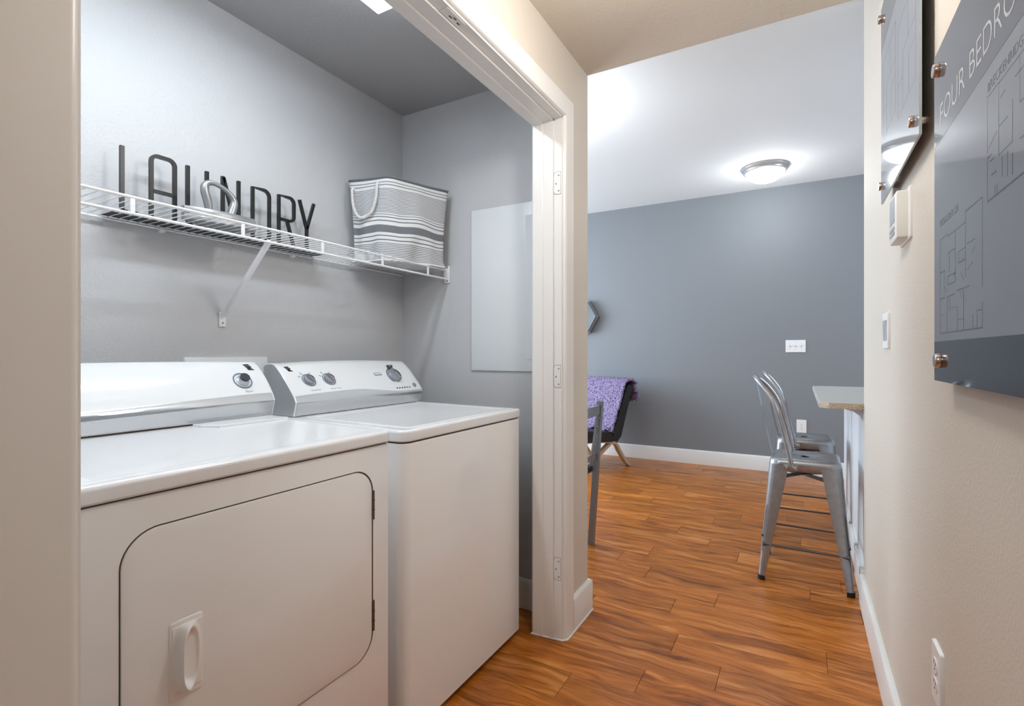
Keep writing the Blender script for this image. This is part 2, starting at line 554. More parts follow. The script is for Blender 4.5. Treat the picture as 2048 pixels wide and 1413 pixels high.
# jambs: stepped rebate and stop, plan profile (x, set back from the opening line)
XJ = -0.945
steps = [(XL, .0), (-.853, .0), (-.853, -.007), (-.896, -.007), (-.896, -.009), (-.899, -.011), (XJ + .006, -.012), (XJ, -.008), (XJ, .022), (XL, .022)]
v, f = loft([[(x, O1 + s, z) for x, s in steps] for z in (0, OH + .02)])
jf = struct(obj('trim_4', v, f, 'trim_white', None, 30), 'white stepped door jamb with filled hinge mortises beside the washer', 'trim')
v, f = loft([[(x, O0 - s, z) for x, s in steps] for z in (0, OH + .02)])
struct(obj('trim_5', v, f, 'trim_white', None, 30), 'white door jamb at the near side of the closet opening', 'trim')
v, f = loft([[(x, y, OH + s) for x, s in steps] for y in (O0 - .02, O1 + .02)])
jh = struct(obj('trim_6', v, f, 'trim_white', None, 30), 'white stepped head jamb over the closet opening', 'trim')
for zc in (1.80, 1.038, 0.279):
    out = rrect(-.862 + .010, -.8225, zc - .043, zc + .043, [.001, .012, .012, .001], 4)
    v, f = loft([[(x, O1 + .002, z) for x, z in out], [(x, O1 - .0016, z) for x, z in out]])
    h = obj('hinge_filler', v, f, 'trim_white', jf, 30)
    out = rrect(-.8545, -.8215, zc - .0455, zc + .0455, [.001, .014, .014, .001], 4)
    v, f = loft([[(x, O1 + .002, z) for x, z in out], [(x, O1 - .0004, z) for x, z in out]]); obj('mortise_shade', v, f, 'groove_shade', h, 30)  # grey plate paints the shadow in the groove round the filler
    for dx, dz in ((-.831, .030), (-.842, -.002), (-.831, -.031)):
        lathe('screw', [(.0001, .0004), (.0032, .0004), (.0036, 0)], frame_to((dx, O1 - .0016, zc + dz), (0, -1, 0)), 'ink_grey', h, 10)
out = rrect(-.850, -.823, 1.10, 1.19, .006, 3)
v, f = loft([[(x, y, OH + .002) for x, y in out], [(x, y, OH - .0016) for x, y in out]])
st = obj('catch_plate', v, f, 'trim_white', jh, 30)
for dx, dy in ((-.839, 1.135), (-.833, 1.148), (-.838, 1.17)):
    box('catch_slot', dx - .002, dx + .002, dy - .006, dy + .006, OH - .0022, OH - .001, 'slot_dark', st)

# ------------------------------------------------------------------ baseboards


def baseboard_vf(pts, h=.135, t=.017):
    """pts: wall-line corners in plan with outward normals already offset; simple mitred run"""
    pr = [(0, 0), (t, 0), (t, h - .012), (t - .004, h - .004), (t - .009, h), (0, h)]
    n = len(pts); rg = []
    for i in range(n):
        p = Vector(pts[i])
        def nrm(a, b):
            d = (Vector(b) - Vector(a)).normalized(); return Vector((-d.y, d.x))
        if i == 0: m = nrm(pts[0], pts[1]); k = 1
        elif i == n - 1: m = nrm(pts[-2], pts[-1]); k = 1
        else:
            a, b = nrm(pts[i - 1], pts[i]), nrm(pts[i], pts[i + 1]); m = (a + b).normalized(); k = 1 / max(m.dot(a), .2)
        rg.append([(p.x + m.x * q * k, p.y + m.y * q * k, z) for q, z in pr])
    return loft(rg)


def baseboard(name, pts, label, h=.135):
    v, f = baseboard_vf(pts, h); o = obj(name, v, f, 'trim_white', None, 30)
    return struct(o, label, 'baseboard')


baseboard('baseboard_left', [(XLB - .1, YE), (XL, YE), (XL, O1 + ci + CW)][::-1] and [(XL, YE), (XL, O1 + ci + CW)][::-1] and
          [(XL - .2, YE), (XL, YE), (XL, O1 + ci + CW)], 'short white baseboard wrapping the end of the closet wall')
baseboard('baseboard_near', [(XL, O0 - ci - CW), (XL, YN)], 'white baseboard along the hall left of the closet')
baseboard('baseboard_right', [(XR, YN), (XR, YR), (XRB, YR)], 'white baseboard along the right hall wall')
baseboard('baseboard_back', [(XK, YB), (XW, YB)][::1], 'tall white baseboard below the slate wall', .142)
baseboard('baseboard_closet', [(XLB, YC1), (XC, YC1)], 'white baseboard of the closet side wall beside the washer', .13)

def caulk(pts):
    q = []
    for a, b in zip(pts, pts[1:]):
        n_ = max(2, int((Vector(b) - Vector(a)).length / .012))
        q += [tuple(Vector(a).lerp(Vector(b), i / n_)) for i in range(n_)]
    q.append(pts[-1])
    return tubevf([(x, y, .001) for x, y in q], [.0032 + .0016 * random.random() for _ in q], n=6)


v, f = caulk([(XJ - .002, O1 - .012), (XL + .002, O1 - .002), (XL + CT + .002, O1 + ci + .010), (XL + CT + .002, O1 + ci + CW), (XL + .018, YE + .017)])
obj('caulk_bead', v, f, 'caulk_white', jf, 60)

# ------------------------------------------------------------------ closet: console helper


def catmull(P, n):
    out = []
    for i in range(len(P) - 1):
        p0 = P[max(i - 1, 0)]; p1 = P[i]; p2 = P[i + 1]; p3 = P[min(i + 2, len(P) - 1)]
        for j in range(n):
            t = j / n
            out.append(tuple(0.5 * (2 * b + (c - a) * t + (2 * a - 5 * b + 4 * c - d) * t * t + (3 * b - a - 3 * c + d) * t ** 3)
                             for a, b, c, d in zip(p0, p1, p2, p3)))
    out.append(P[-1]); return out


def make_console(root, face, back_x, base_z, y0, y1, band, arch, end_left_side=True):
    """face: profile of the front from the deck up to the top edge, (x, z); band(t) -> height where silver stops"""
    low = face[:2]
    up = catmull(face[1:], 5)
    pr = [low[0]] + up
    NY = 28
    def pt(k, s):
        x, z = pr[k]; t = (z - base_z) / (pr[-1][1] - base_z)
        return (x, y0 + (y1 - y0) * s, z + arch * (1 - (2 * s - 1) ** 2) * max(t, 0) ** 2)
    # white body, closed round the back
    rg = []
    for i in range(NY + 1):
        s = i / NY
        ring = [pt(k, s) for k in range(len(pr))]
        tx, ty, tz = ring[-1]
        ring += [(tx - .012, ty, tz + .0035), (back_x + .012, ty, tz + .002), (back_x, ty, tz - .008), (back_x, ty, base_z)]
        # soften the ends: pull the outline in a touch
        e = min(i, NY - i)
        if e == 0:
            cx, cz = (back_x + face[1][0]) / 2, base_z + .08
            ring = [(cx + (x - cx) * .975, y, (cz + (z - cz) * .975) if z > base_z + .003 else z) for x, y, z in ring]
        rg.append(ring)
    # move the softened end ring only a few mm from its neighbour
    rg.insert(1, [(x, y0 + .004, z) for x, y, z in [(*p[:1], 0, p[2]) for p in rg[1]]])
    rg.insert(-1, [(x, y1 - .004, z) for x, y, z in [(*p[:1], 0, p[2]) for p in rg[-2]]])
    v, f = loft(rg)
    con = obj('console', v, f, ['console_white', 'console_side'], root, 32)
    for p in con.data.polygons:
        if len(p.vertices) > 8: p.material_index = 1
    # silver band: a thin skin on the lower face
    rows = 12; vv = []; ff = []
    yA, yB = y0 + .006, y1 - .006
    zz = [p[1] for p in pr]
    def at_z(z):
        for k in range(len(pr) - 1):
            if pr[k][1] <= z <= pr[k + 1][1]:
                t = (z - pr[k][1]) / (pr[k + 1][1] - pr[k][1]); return pr[k][0] + t * (pr[k + 1][0] - pr[k][0])
        return pr[-1][0]
    for i in range(NY + 1):
        s = i / NY; top = band(s)
        for j in range(rows + 1):
            z = base_z + .003 + (top - base_z - .003) * j / rows
            if j == rows // 2: z = min(face[1][1], top)
            x = at_z(z)
            vv.append((x + (.0016 if j < rows else -.001), yA + (yB - yA) * s, z))
    for i in range(NY):
        for j in range(rows):
            a = i * (rows + 1) + j; ff.append([a, a + 1, a + rows + 2, a + rows + 1])
    obj('silver_band', vv, ff, 'console_silver', con, 30)
    box('console_gap', back_x + .01, face[0][0] - .002, y0 + .004, y1 - .004, base_z - .004, base_z + .003, 'gap_dark', con)
    def on_face(y, z, lift=.0006):
        s = (y - y0) / (y1 - y0); k = arch * (1 - (2 * s - 1) ** 2); zt = pr[-1][1]
        def x_at(zz):
            q = zz
            for _ in range(6): q = zz - k * max((q - base_z) / (zt - base_z), 0) ** 2
            return at_z(q)
        dx = x_at(z + .008) - x_at(z - .008)
        M = face_frame(x_at(z), y, z, (dx, .016))
        return M @ Matrix.Translation((0, 0, lift))
    return con, on_face


def face_frame(x, y, z, slope):
    """frame on a console face; slope=(dx, dz) up along the face"""
    up = Vector((slope[0], 0, slope[1])).normalized(); n = Vector((up.z, 0, -up.x))
    M = Matrix((Vector((0, 1, 0)), up, n)).transposed().to_4x4(); M.translation = Vector((x, y, z)); return M


def logo_marks(M, parent, k=1.0):
    """emblem of slanted black bars"""
    for q in ([(-.011, .0085), (.004, .0085), (.0055, .0050), (-.0095, .0050)],
              [(-.0085, .0035), (.0065, .0035), (.008, 0.0), (-.007, 0.0)],
              [(-.006, -.0015), (.0, .0008), (.0115, -.0065), (-.0045, -.0065)]):
        vv = [M @ Vector((a * k, b * k * 1.4, h)) for h in (0.0003, .0008) for a, b in q]
        obj('emblem_bar', vv, [[3, 2, 1, 0], [4, 5, 6, 7], [0, 1, 5, 4], [1, 2, 6, 5], [2, 3, 7, 6], [3, 0, 4, 7]], 'ink_black', parent)


def ring_on(name, M, r, t, m, parent, h=.0008, a0=0, a1=360):
    n = 32; vv = []; ff = []
    full = a1 - a0 >= 360
    for i in range(n + (0 if full else 1)):
        a = R(a0 + (a1 - a0) * i / n)
        for q, hh in ((r - t, 0), (r - t, h), (r, h), (r, 0)):
            vv.append(M @ Vector((q * math.cos(a), q * math.sin(a), hh)))
    k = n
    for i in range(k):
        a = i * 4; b = ((i + 1) % n if full else i + 1) * 4
        for j in range(4): ff.append([a + j, a + (j + 1) % 4, b + (j + 1) % 4, b + j])
    return obj(name, vv, ff, m, parent, 30)


def grip_knob(M, parent, r, turn=0.0, m='knob_grey'):
    """round control knob with a raised finger grip"""
    v, f = lathevf([(r, 0), (r, .006), (r * .93, .010), (r * .86, .011)], 28)
    k = obj('knob', xform(v, M), f, m, parent, 40)
    G = M @ Matrix.Rotation(turn, 4, 'Z')
    out = rrect(-r * .24, r * .24, -r * .9, r * .9, r * .22, 4)
    rg = [[(x, y, .008) for x, y in out], [(x, y, .0155) for x, y in out], [(x * .8, y * .94, .018) for x, y in out]]
    v, f = loft(rg); obj('finger_grip', xform(v, G), f, m, k, 40)
    v, f = boxvf(-r * .05, r * .05, r * .2, r * .85, .018, .0186); obj('pointer', xform(v, G), f, 'knob_dark', k)
    out = [(math.cos(R(a)) * r * .82, math.sin(R(a)) * r * .82) for a in range(-70, 71, 14)]
    out = [(x, y) for x, y in out if x > r * .26] + [(r * .28, r * .7), (r * .28, -r * .7)]
    v, f = loft([[(x, y, .0112) for x, y in out], [(x, y, .0125) for x, y in out]])
    obj('knob_inset', xform(v, G), f, 'knob_dark', k)
    return k


# ------------------------------------------------------------------ dryer
DX, DY0, DY1 = -0.955, 0.333, 1.019
dr = thing('dryer', (-1.30, .676, 0), 'white front loading dryer with a big rounded door, nearest the camera', 'dryer')
box('body', -1.66, DX, DY0, DY1, .02, .8912, 'appliance', dr, .006)
rbox('top_panel', -1.67, DX + .006, DY0 - .002, DY1 + .002, .894, .925, [.012, .005, .005, .012], .010, 'appliance_top', dr, zs=.011, dish=(.03, .02, .002))
box('top_gap', -1.64, DX - .004, DY0 + .006, DY1 - .006, .886, .898, 'gap_dark', dr)
for x in (-1.6, -1.02):
    for y in (.40, .95): lathe('foot', [(.02, 0), (.022, .004), (.015, .03)], Matrix.Translation((x, y, 0)), 'rubber', dr, 12)
d_out = rrect(.403, .9545, .362, .8345, .058, 10)
panel_x('door_gap', DX - .004, DX + .0006, rrect(.4012, .9605, .3595, .8368, .060, 10), 'gap_dark', dr)
door = panel_x('door', DX - .002, DX + .0035, d_out, 'appliance', dr, .0025)
# handle plate with raised scoop
hp = panel_x('handle', DX + .003, DX + .0060, rrect(.474, .531, .522, .66, .005, 3), 'appliance', door, .002)
ny, nz = 48, 70; vv = []; ff = []
for i in range(ny + 1):
    for j in range(nz + 1):
        y = .477 + .051 * i / ny; z = .532 + .120 * j / nz
        a = (y - .504) / .0185; b = (z - .592) / .054
        m_ = math.sqrt(abs(a) ** 2.2 + abs(b) ** 3.2)
        lip = math.exp(-((m_ - 1.0) / .22) ** 2)
        w_ = .5 - .5 * math.tanh(a * 1.6)
        h = .0012 + .021 * lip * w_ + .002 * lip
        edge = min(i, ny - i, j, nz - j)
        if edge == 0: h = -.001
        vv.append((DX + .0060 + h, y, z))
for i in range(ny):
    for j in range(nz):
        a = i * (nz + 1) + j; ff.append([a, a + 1, a + nz + 2, a + nz + 1])
obj('grip_scoop', vv, ff, 'appliance', hp, 60)
for z0, z1 in ((.705, .778), (.421, .497)):
    h = tube('hinge', [(DX + .0025, .9585, z0), (DX + .0025, .9585, z1)], .0042, 'hinge_steel', dr, n=10)
    for q in (1, 2): tube('hinge_knuckle', [(DX + .0025, .9585, z0 + (z1 - z0) * q / 3 - .001), (DX + .0025, .9585, z0 + (z1 - z0) * q / 3 + .001)], .0048, 'gap_dark', h, n=10)
Dface = [(-1.452, .935), (-1.438, .982), (-1.453, 1.008), (-1.482, 1.047), (-1.520, 1.084), (-1.540, 1.098)]
dc, d_at = make_console(dr, Dface, -1.655, .935, .345, 1.028, lambda s: .985 + .023 * min(1, s * 1.15) ** .8, .004)
M = d_at(.9458, 1.0458, 0)
ring_on('dial_ring', M, .0290, .0030, 'ink_blue', dc, .0016)
k = lathe('start_knob', [(.0200, 0), (.0200, .003), (.0158, .006), (.0148, .012), (.0128, .015)], M, 'console_silver', dc, 24)
lathe('knob_cap', [(.0145, .012), (.0145, .019), (.0125, .0210), (.0001, .0210)], M, 'knob_dark', k, 24)
text('start_text', 'Start', .0100, d_at(.940, 1.0115), 'ink_grey', dc, width=.024)
logo_marks(d_at(.990, 1.0835), dc, 1.25)
# lint screen cover at the back of the deck
out = [(-1.436, 1.008), (-1.436, .775), (-1.396, .775), (-1.352, .80), (-1.352, 1.008)]
v, f = loft([[(x, y, .926) for x, y in out], [(x, y, .9355) for x, y in out], [(x - (.003 if x > -1.4 else 0), y + (.002 if y < .9 else 0), .9368) for x, y in out]])
obj('lint_cover', v, f, 'appliance_top', dr)
adopt(dr)

# ------------------------------------------------------------------ washer
WX, WY0, WY1 = -0.985, 1.112, 1.800
wa = thing('washing_machine', (-1.33, 1.456, 0), 'white top loading washing machine with three console dials, beside the closet jamb', 'washing machine')
rbox('body', -1.68, WX, WY0, WY1, .022, .868, [.012, .02, .02, .034], .004, 'appliance', wa)
rbox('top_gap', -1.66, WX - .004, WY0 + .006, WY1 - .006, .862, .877, [.010, .02, .02, .030], .001, 'gap_dark', wa)
rbox('deck', -1.68, WX + .003, WY0 - .003, WY1 + .002, .873, .907, [.012, .02, .02, .036], .009, 'appliance_top', wa, zs=.006, dish=(.018, .006, .0015))
rbox('lid', -1.47, WX - .012, WY0 + .035, WY1 - .035, .9055, .9105, .03, .003, 'appliance_top', wa, dish=(.022, .02, .004), zs=.004)
for x in (-1.6, -1.05):
    for y in (1.18, 1.73): lathe('foot', [(.02, 0), (.022, .004), (.015, .03)], Matrix.Translation((x, y, 0)), 'rubber', wa, 12)
Wface = [(-1.507, .912), (-1.494, .959), (-1.507, .982), (-1.560, 1.043), (-1.596, 1.077), (-1.612, 1.089)]
def wband(s): return .984 + .010 * math.sin(min(s / .42, 1) * PI / 2) - .024 * (max(0, min(1, (s - .42) / .42)) ** 2 * (3 - 2 * max(0, min(1, (s - .42) / .42))))
wc, w_at = make_console(wa, Wface, -1.672, .912, 1.145, 1.812, wband, .008)
for y in (1.2403, 1.3297):
    M = w_at(y, 1.0313, 0)
    ring_on('dial_ring', M, .0275, .0026, 'ink_blue', wc, .0016)
    grip_knob(M, wc, .0215, R(28))
    for a in (120, 150, 60):
        B = M @ Matrix.Rotation(R(a), 4, 'Z'); v, f = boxvf(.031, .042, -.0008, .0008, .0004, .0012); obj('dial_tick', xform(v, B), f, 'ink_grey', wc)
text('load_text', 'Load Size', .0098, w_at(1.226, .9945), 'ink_grey', wc, width=.042)
text('temp_text', 'Water Temp', .0098, w_at(1.314, .9955), 'ink_grey', wc, width=.050)
M = w_at(1.6843, 1.0315, 0)
ring_on('dial_arc', M, .042, .0045, 'ink_blue', wc, .0016, a0=85, a1=235)
ring_on('dial_arc', M, .0424, .0055, 'ink_black', wc, .0018, a0=60, a1=120)
grip_knob(M, wc, .0345, R(20))
B = M @ Matrix.Translation((.006, .052, .0006))
for nm, m_, q in (('indicator_frame', 'ink_black', (.0175, .0066)), ('indicator_window', 'ink_grey', (.0090, .0035))):
    v, f = boxvf(-q[0], q[0], -q[1], q[1], .0004, .0012 if m_ == 'ink_black' else .0016); obj(nm, xform([(a + b * .35, b, c) for a, b, c in v], B), f, m_, wc)
B = w_at(1.590, 1.0405)
for nm, m_, q in (('cycle_frame', 'ink_blue', (.0205, .0062)), ('cycle_fill', 'console_white', (.0175, .0033))):
    v, f = boxvf(-q[0], q[0], -q[1], q[1], .0004, .0010 if m_ == 'ink_blue' else .0014); obj(nm, xform(v, B), f, m_, wc)
for i in range(6):
    lathe('indicator_lamp', [(.0032, .0004), (.0032, .0018), (.0001, .0018)], w_at(1.655 + .0158 * i, .9795), 'ink_black', wc, 10)
lathe('push_button', [(.0100, .0), (.0100, .003), (.0085, .004), (.0001, .0036)], w_at(1.772, .9870), 'knob_grey', wc, 18)
logo_marks(w_at(1.1855, 1.0712), wc, 1.15)
adopt(wa)

# washer supply box on the wall behind the appliances
sb = thing('supply_box', (-1.775, 1.1, .9), 'thin white supply box cover on the wall behind the dryer console', 'outlet box')
rbox_v = rrect(.93, 1.232, .92, 1.115, .004, 2)
panel_x('cover', XC, XC + .010, rbox_v, 'panel_white', sb, .003)
panel_x('door', XC + .008, XC + .012, rrect(.95, 1.21, .94, 1.095, .004, 2), 'panel_white', sb, .002)
adopt(sb)

# ------------------------------------------------------------------ wire shelf
SX, SZ = -1.49, 1.531
sh = thing('wire_shelf', (-1.64, 1.05, 1.53), 'white wire shelf across the closet back wall', 'shelf')
Y0s, Y1s = YC0 + .004, YC1 - .012
tube('front_rail', [(SX, Y0s, SZ - .002), (SX, Y1s, SZ - .002)], .0042, 'shelf_white', sh, n=8)
tube('lip_rail', [(SX, Y0s, SZ - .044), (SX, Y1s, SZ - .044)], .0042, 'shelf_white', sh, n=8)
tube('back_rail', [(XC + .012, Y0s, SZ - .007), (XC + .012, Y1s, SZ - .007)], .0036, 'shelf_white', sh, n=8)
tube('middle_rail', [(-1.64, Y0s, SZ - .007), (-1.64, Y1s, SZ - .007)], .0030, 'shelf_white', sh, n=8)
wv, wf = tubevf([(SX, 0, SZ), (XC + .006, 0, SZ)], .0017, n=6)
first = None
n = int((Y1s - Y0s) / .0254)
for i in range(n + 1):
    y = Y0s + .004 + .0254 * i
    if first is None: first = obj('deck_wire', wv, wf, 'shelf_white', sh, 60); o = first
    else:
        o = first.copy(); C.objects.link(o); o.parent = sh
    o.location.y = y
for y in (.356, .656, .953, 1.252, 1.552, 1.844):
    box('lip_post', SX - .002, SX + .003, y - .0055, y + .0055, SZ - .044, SZ, 'shelf_white', sh, .001, 1)
# diagonal brace
br = tube('brace', [(SX - .004, 1.045, SZ - .040), (XC + .012, 1.060, 1.262)], None, 'shelf_white', sh, sq=(.0085, .005))
bp = box('brace_foot', XC, XC + .006, 1.048, 1.072, 1.222, 1.275, 'shelf_white', br, .002)
lathe('brace_hole', [(.0035, .0003), (.0035, .0008), (.0001, .0008)], frame_to((XC + .006, 1.06, 1.236), (1, 0, 0)), 'ink_grey', br, 10)
# end bracket on the side wall
eb = box('end_bracket', SX - .018, SX + .012, YC1 - .012, YC1, SZ - .062, SZ + .020, 'shelf_white', sh, .003)
box('end_cup', SX - .012, SX + .009, YC1 - .024, YC1 - .008, SZ - .050, SZ + .008, 'shelf_white', eb, .003)
for dz in (.012, -.054): lathe('bracket_screw', [(.004, .0002), (.004, .0012), (.0001, .0016)], frame_to((SX + .002, YC1 - .012, SZ + dz), (0, -1, 0)), 'ink_grey', eb, 10)
for y in (.52, .86, 1.34):
    box('wall_clip', XC, XC + .020, y - .008, y + .008, SZ - .018, SZ - .002, 'shelf_white', sh, .003)
adopt(sh)

# ------------------------------------------------------------------ LAUNDRY sign
LXp = -1.722
sg = thing('letter_sign', (LXp, 1.07, SZ), 'black metal word sign of tall letters standing on the wire shelf', 'sign')
zb, zt = SZ + .0095, SZ + .2035
box('base_bar', LXp - .053, LXp + .022, .700, 1.440, SZ + .0018, SZ + .0075, 'letter_black', sg, .001, 1)
hw = .0052
def bar_vf(p, q, w_=hw): return tubevf([(LXp, *p), (LXp, *q)], None, sq=(w_, w_))
def letter(ch, strokes):
    m_ = MB()
    for st_ in strokes:
        pts = [(LXp, y, z) for y, z in st_]
        if len(pts) == 2: m_.add(*tubevf(pts, None, sq=(hw, hw)))
        else: m_.add(*tubevf(pts, None, sq=(hw, hw)))
    o = m_.build('letter', 'letter_black', sg); o['label'] = 'black metal letter %s' % ch; return o
def arc(cy, cz, r, a0, a1, n=5): return [(cy + r * math.cos(R(a0 + (a1 - a0) * i / n)), cz + r * math.sin(R(a0 + (a1 - a0) * i / n))) for i in range(n + 1)]
letter('L', [[(.731, zt), (.731, zb)], [(.726, zb + .004), (.778, zb + .004)]])
letter('A', [[(.808, zb), (.808, zt - .025)] + arc(.826, zt - .018, .018, 180, 90) + arc(.857, zt - .018, .018, 90, 0) + [(.875, zt - .03), (.875, zb)], [(.812, zb + .085), (.871, zb + .085)]])
letter('U', [[(.914, zt), (.914, zb + .025)] + arc(.932, zb + .022, .018, 180, 270) + arc(.957, zb + .022, .018, 270, 360) + [(.975, zb + .025), (.975, zt)]])
letter('N', [[(1.029, zb), (1.029, zt)], [(1.031, zt - .004), (1.083, zb + .004)], [(1.085, zb), (1.085, zt)]])
letter('D', [[(1.138, zb), (1.138, zt - .005), (1.180, zt - .005)] + arc(1.182, zt - .027, .022, 90, 0) + [(1.204, zb + .03)] + arc(1.182, zb + .027, .022, 0, -90) + [(1.138, zb + .005)]])
letter('R', [[(1.244, zb), (1.244, zt - .005), (1.288, zt - .005)] + arc(1.290, zt - .025, .020, 90, 0) + [(1.310, zt - .072)] + arc(1.290, zt - .075, .020, 0, -90) + [(1.246, zt - .095)], [(1.280, zt - .098), (1.310, zb)]])
letter('Y', [[(1.335, zt), (1.369, zb + .085)], [(1.403, zt), (1.369, zb + .085)], [(1.369, zb + .088), (1.369, zb)]])
adopt(sg)

# ------------------------------------------------------------------ silver iron
ir = thing('flat_iron', (-1.60, 1.0, SZ), 'old silver flat iron with a looped handle on the wire shelf', 'iron')
def iron_outline(k):
    o = []
    for sgn in (1, -1):
        for i in range(13):
            t = (i if sgn > 0 else 12 - i) / 12; y = .842 + .205 * t
            o.append((-1.612 + sgn * .050 * math.sin(PI * min(.62, .06 + t * .62)) * k, y))
    return o
rg = []
for k_, z in ((.95, .0018), (1, .004), (1, .014), (.93, .017), (.93, .022), (.99, .024), (.99, .033), (.82, .042)):
    rg.append([(x, y, SZ + z) for x, y in iron_outline(k_)])
v, f = loft(rg); obj('sole_block', v, f, 'iron_silver', ir, 30)
path = catmull([(-1.612, .922, SZ + .034), (-1.612, .916, SZ + .070), (-1.612, .906, SZ + .108), (-1.612, .913, SZ + .128), (-1.612, .938, SZ + .134), (-1.612, .975, SZ + .122), (-1.612, 1.000, SZ + .096), (-1.612, .996, SZ + .066), (-1.612, .984, SZ + .034)], 4)
rr = [.010 + .003 * math.sin(i / len(path) * 9) for i in range(len(path))]
tube('handle', path, rr, 'iron_silver', ir, n=10)
adopt(ir)

# ------------------------------------------------------------------ striped basket
bk = thing('laundry_basket', (-1.6, 1.78, SZ), 'grey and white striped fabric laundry basket with rope handles at the end of the shelf', 'basket')
cor = [Vector((-1.752, 1.612)), Vector((-1.548, 1.655)), Vector((-1.455, 1.955)), Vector((-1.660, 1.912))]
cen = sum(cor, Vector((0, 0))) / 4
cor = [cen + (c_ - cen) * 1.035 for c_ in cor]
BH = .352
dark = [(0, .010)]
dark += [(.0210, .0245), (.0330, .0368)]
q = .0490
while q < .152: dark.append((q, q + .0030)); q += .0062
dark += [(.1575, .1605), (.1680, .1722), (.1830, .1878), (.2030, .2340), (.2455, .2502), (.2625, .2675)]
q = .2770
while q < .345: dark.append((q, q + .0033)); q += .0070
cuts = sorted(set([0.0, BH] + [round(a, 5) for d in dark for a in d if a < BH]))
fine = []
for a, b in zip(cuts, cuts[1:]):
    kk = max(1, int((b - a) / .006)); fine += [a + (b - a) * i / kk for i in range(kk)]
fine.append(BH)
def is_dark(h): return any(a <= h < b for a, b in dark)
def basket_ring(h):
    t = h / BH                           # 0 top .. 1 bottom
    sc = 1.0 - .085 * min(1, t * 1.1) - .03 * math.sin(PI * t)
    if t > .93: sc += (t - .93) * .55
    pts = []
    NS = 14
    for k in range(4):
        a = cor[k]; b = cor[(k + 1) % 4]; d = (b - a); nrm = Vector((d.y, -d.x)).normalized()
        for i in range(NS):
            s = i / NS
            ss = s
            p = a + d * ss
            # rounded corners
            cr = .10
            e = min(s, 1 - s)
            inn = 0.0
            if e < cr: inn = -.012 * (1 - e / cr) ** 2
            bul = .010 * math.sin(PI * s) * math.sin(PI * t)
            fold = .007 * math.sin(5 * s * PI + 3 * t + k) * t * math.sin(PI * s) + .006 * math.sin(9 * s + 7 * t) * t * math.sin(PI * s) + .012 * math.exp(-((s - .35 - .35 * t) / .14) ** 2) * math.sin(PI * t) * (1 if k == 1 else .4)
            p = cen + (p - cen) * sc
            p = p + nrm * (bul + fold) - (p - cen).normalized() * (-inn)
            sag = .004 * math.sin(PI * s) * (1 - t) + .007 * math.sin(2 * PI * s + 2 * k) * math.sin(PI * t) * math.sin(PI * s) + (.010 * math.sin(PI * s) * max(0, t - .7) if k in (0, 1) else 0)
            z = SZ + .0018 + (BH + .012) * (1 - t) - sag * (1 if t > .02 else .8) * min(1, (1 - t) * 8)
            pts.append((p.x, p.y, z))
    return pts
rings = [basket_ring(h) for h in fine]
nR = len(rings[0])
v = [p for r_ in rings for p in r_]; f = []; mi = []
for i in range(len(rings) - 1):
    dk = 1 if is_dark((fine[i] + fine[i + 1]) / 2) else 0
    for j in range(nR):
        f.append([i * nR + j, i * nR + (j + 1) % nR, (i + 1) * nR + (j + 1) % nR, (i + 1) * nR + j]); mi.append(dk)
f.append([(len(rings) - 1) * nR + j for j in range(nR)]); mi.append(0)
bo = obj('fabric_body', v, f, ['cloth_white', 'cloth_grey'], bk, 50, mi)
sm = bo.modifiers.new('thick', 'SOLIDIFY'); sm.thickness = .003; sm.offset = -1
rim = [Vector(p) for p in rings[0]]
tube('rim_binding', [(p.x, p.y, p.z - .002) for p in rim], .0045, 'cloth_grey', bk, n=8, closed=True)
def rope(p0, p1, drop, out, name='rope_handle'):
    p0 = Vector(p0); p1 = Vector(p1); o = Vector(out)
    path = catmull([tuple(p0 - o * .012), tuple(p0 + o * .010), tuple(p0 + o * .014 + Vector((0, 0, -drop * .5)) + (p1 - p0) * .05),
                    tuple(p0 + o * .016 + Vector((0, 0, -drop * .9)) + (p1 - p0) * .22), tuple((p0 + p1) / 2 + o * .017 + Vector((0, 0, -drop * 1.04))),
                    tuple(p1 + o * .016 + Vector((0, 0, -drop * .86)) - (p1 - p0) * .18), tuple(p1 + o * .014 + Vector((0, 0, -drop * .45)) - (p1 - p0) * .03),
                    tuple(p1 + o * .010), tuple(p1 - o * .012)], 16)
    P = [Vector(p) for p in path]; m_ = MB(); k = len(P)
    for s in range(3):
        q = []
        for i in range(k):
            t = (P[min(i + 1, k - 1)] - P[max(i - 1, 0)]).normalized(); a = t.cross(o).normalized(); b = t.cross(a)
            w_ = i * .85 + s * 2 * PI / 3
            q.append(P[i] + (a * math.cos(w_) + b * math.sin(w_)) * .0031)
        m_.tube([tuple(x) for x in q], .0037, n=7)
    return m_.build(name, 'rope_white', bk, 60)
d = (cor[1] - cor[0]); nn = Vector((d.y, -d.x)).normalized()
def on_side(s, z): p = cen + (cor[0] + d * s - cen) * .985; return (p.x + nn.x * .003, p.y + nn.y * .003, z)
rope(on_side(.17, SZ + .318), on_side(.76, SZ + .330), .132, (nn.x, nn.y, 0))
d2 = (cor[3] - cor[2]); n2 = Vector((d2.y, -d2.x)).normalized()
p = cen + (cor[2] + d2 * .22 - cen) * .985; p2 = cen + (cor[2] + d2 * .78 - cen) * .985
rope((p.x, p.y, SZ + .32), (p2.x, p2.y, SZ + .32), .13, (n2.x * .6, n2.y * .6, 0))
adopt(bk)

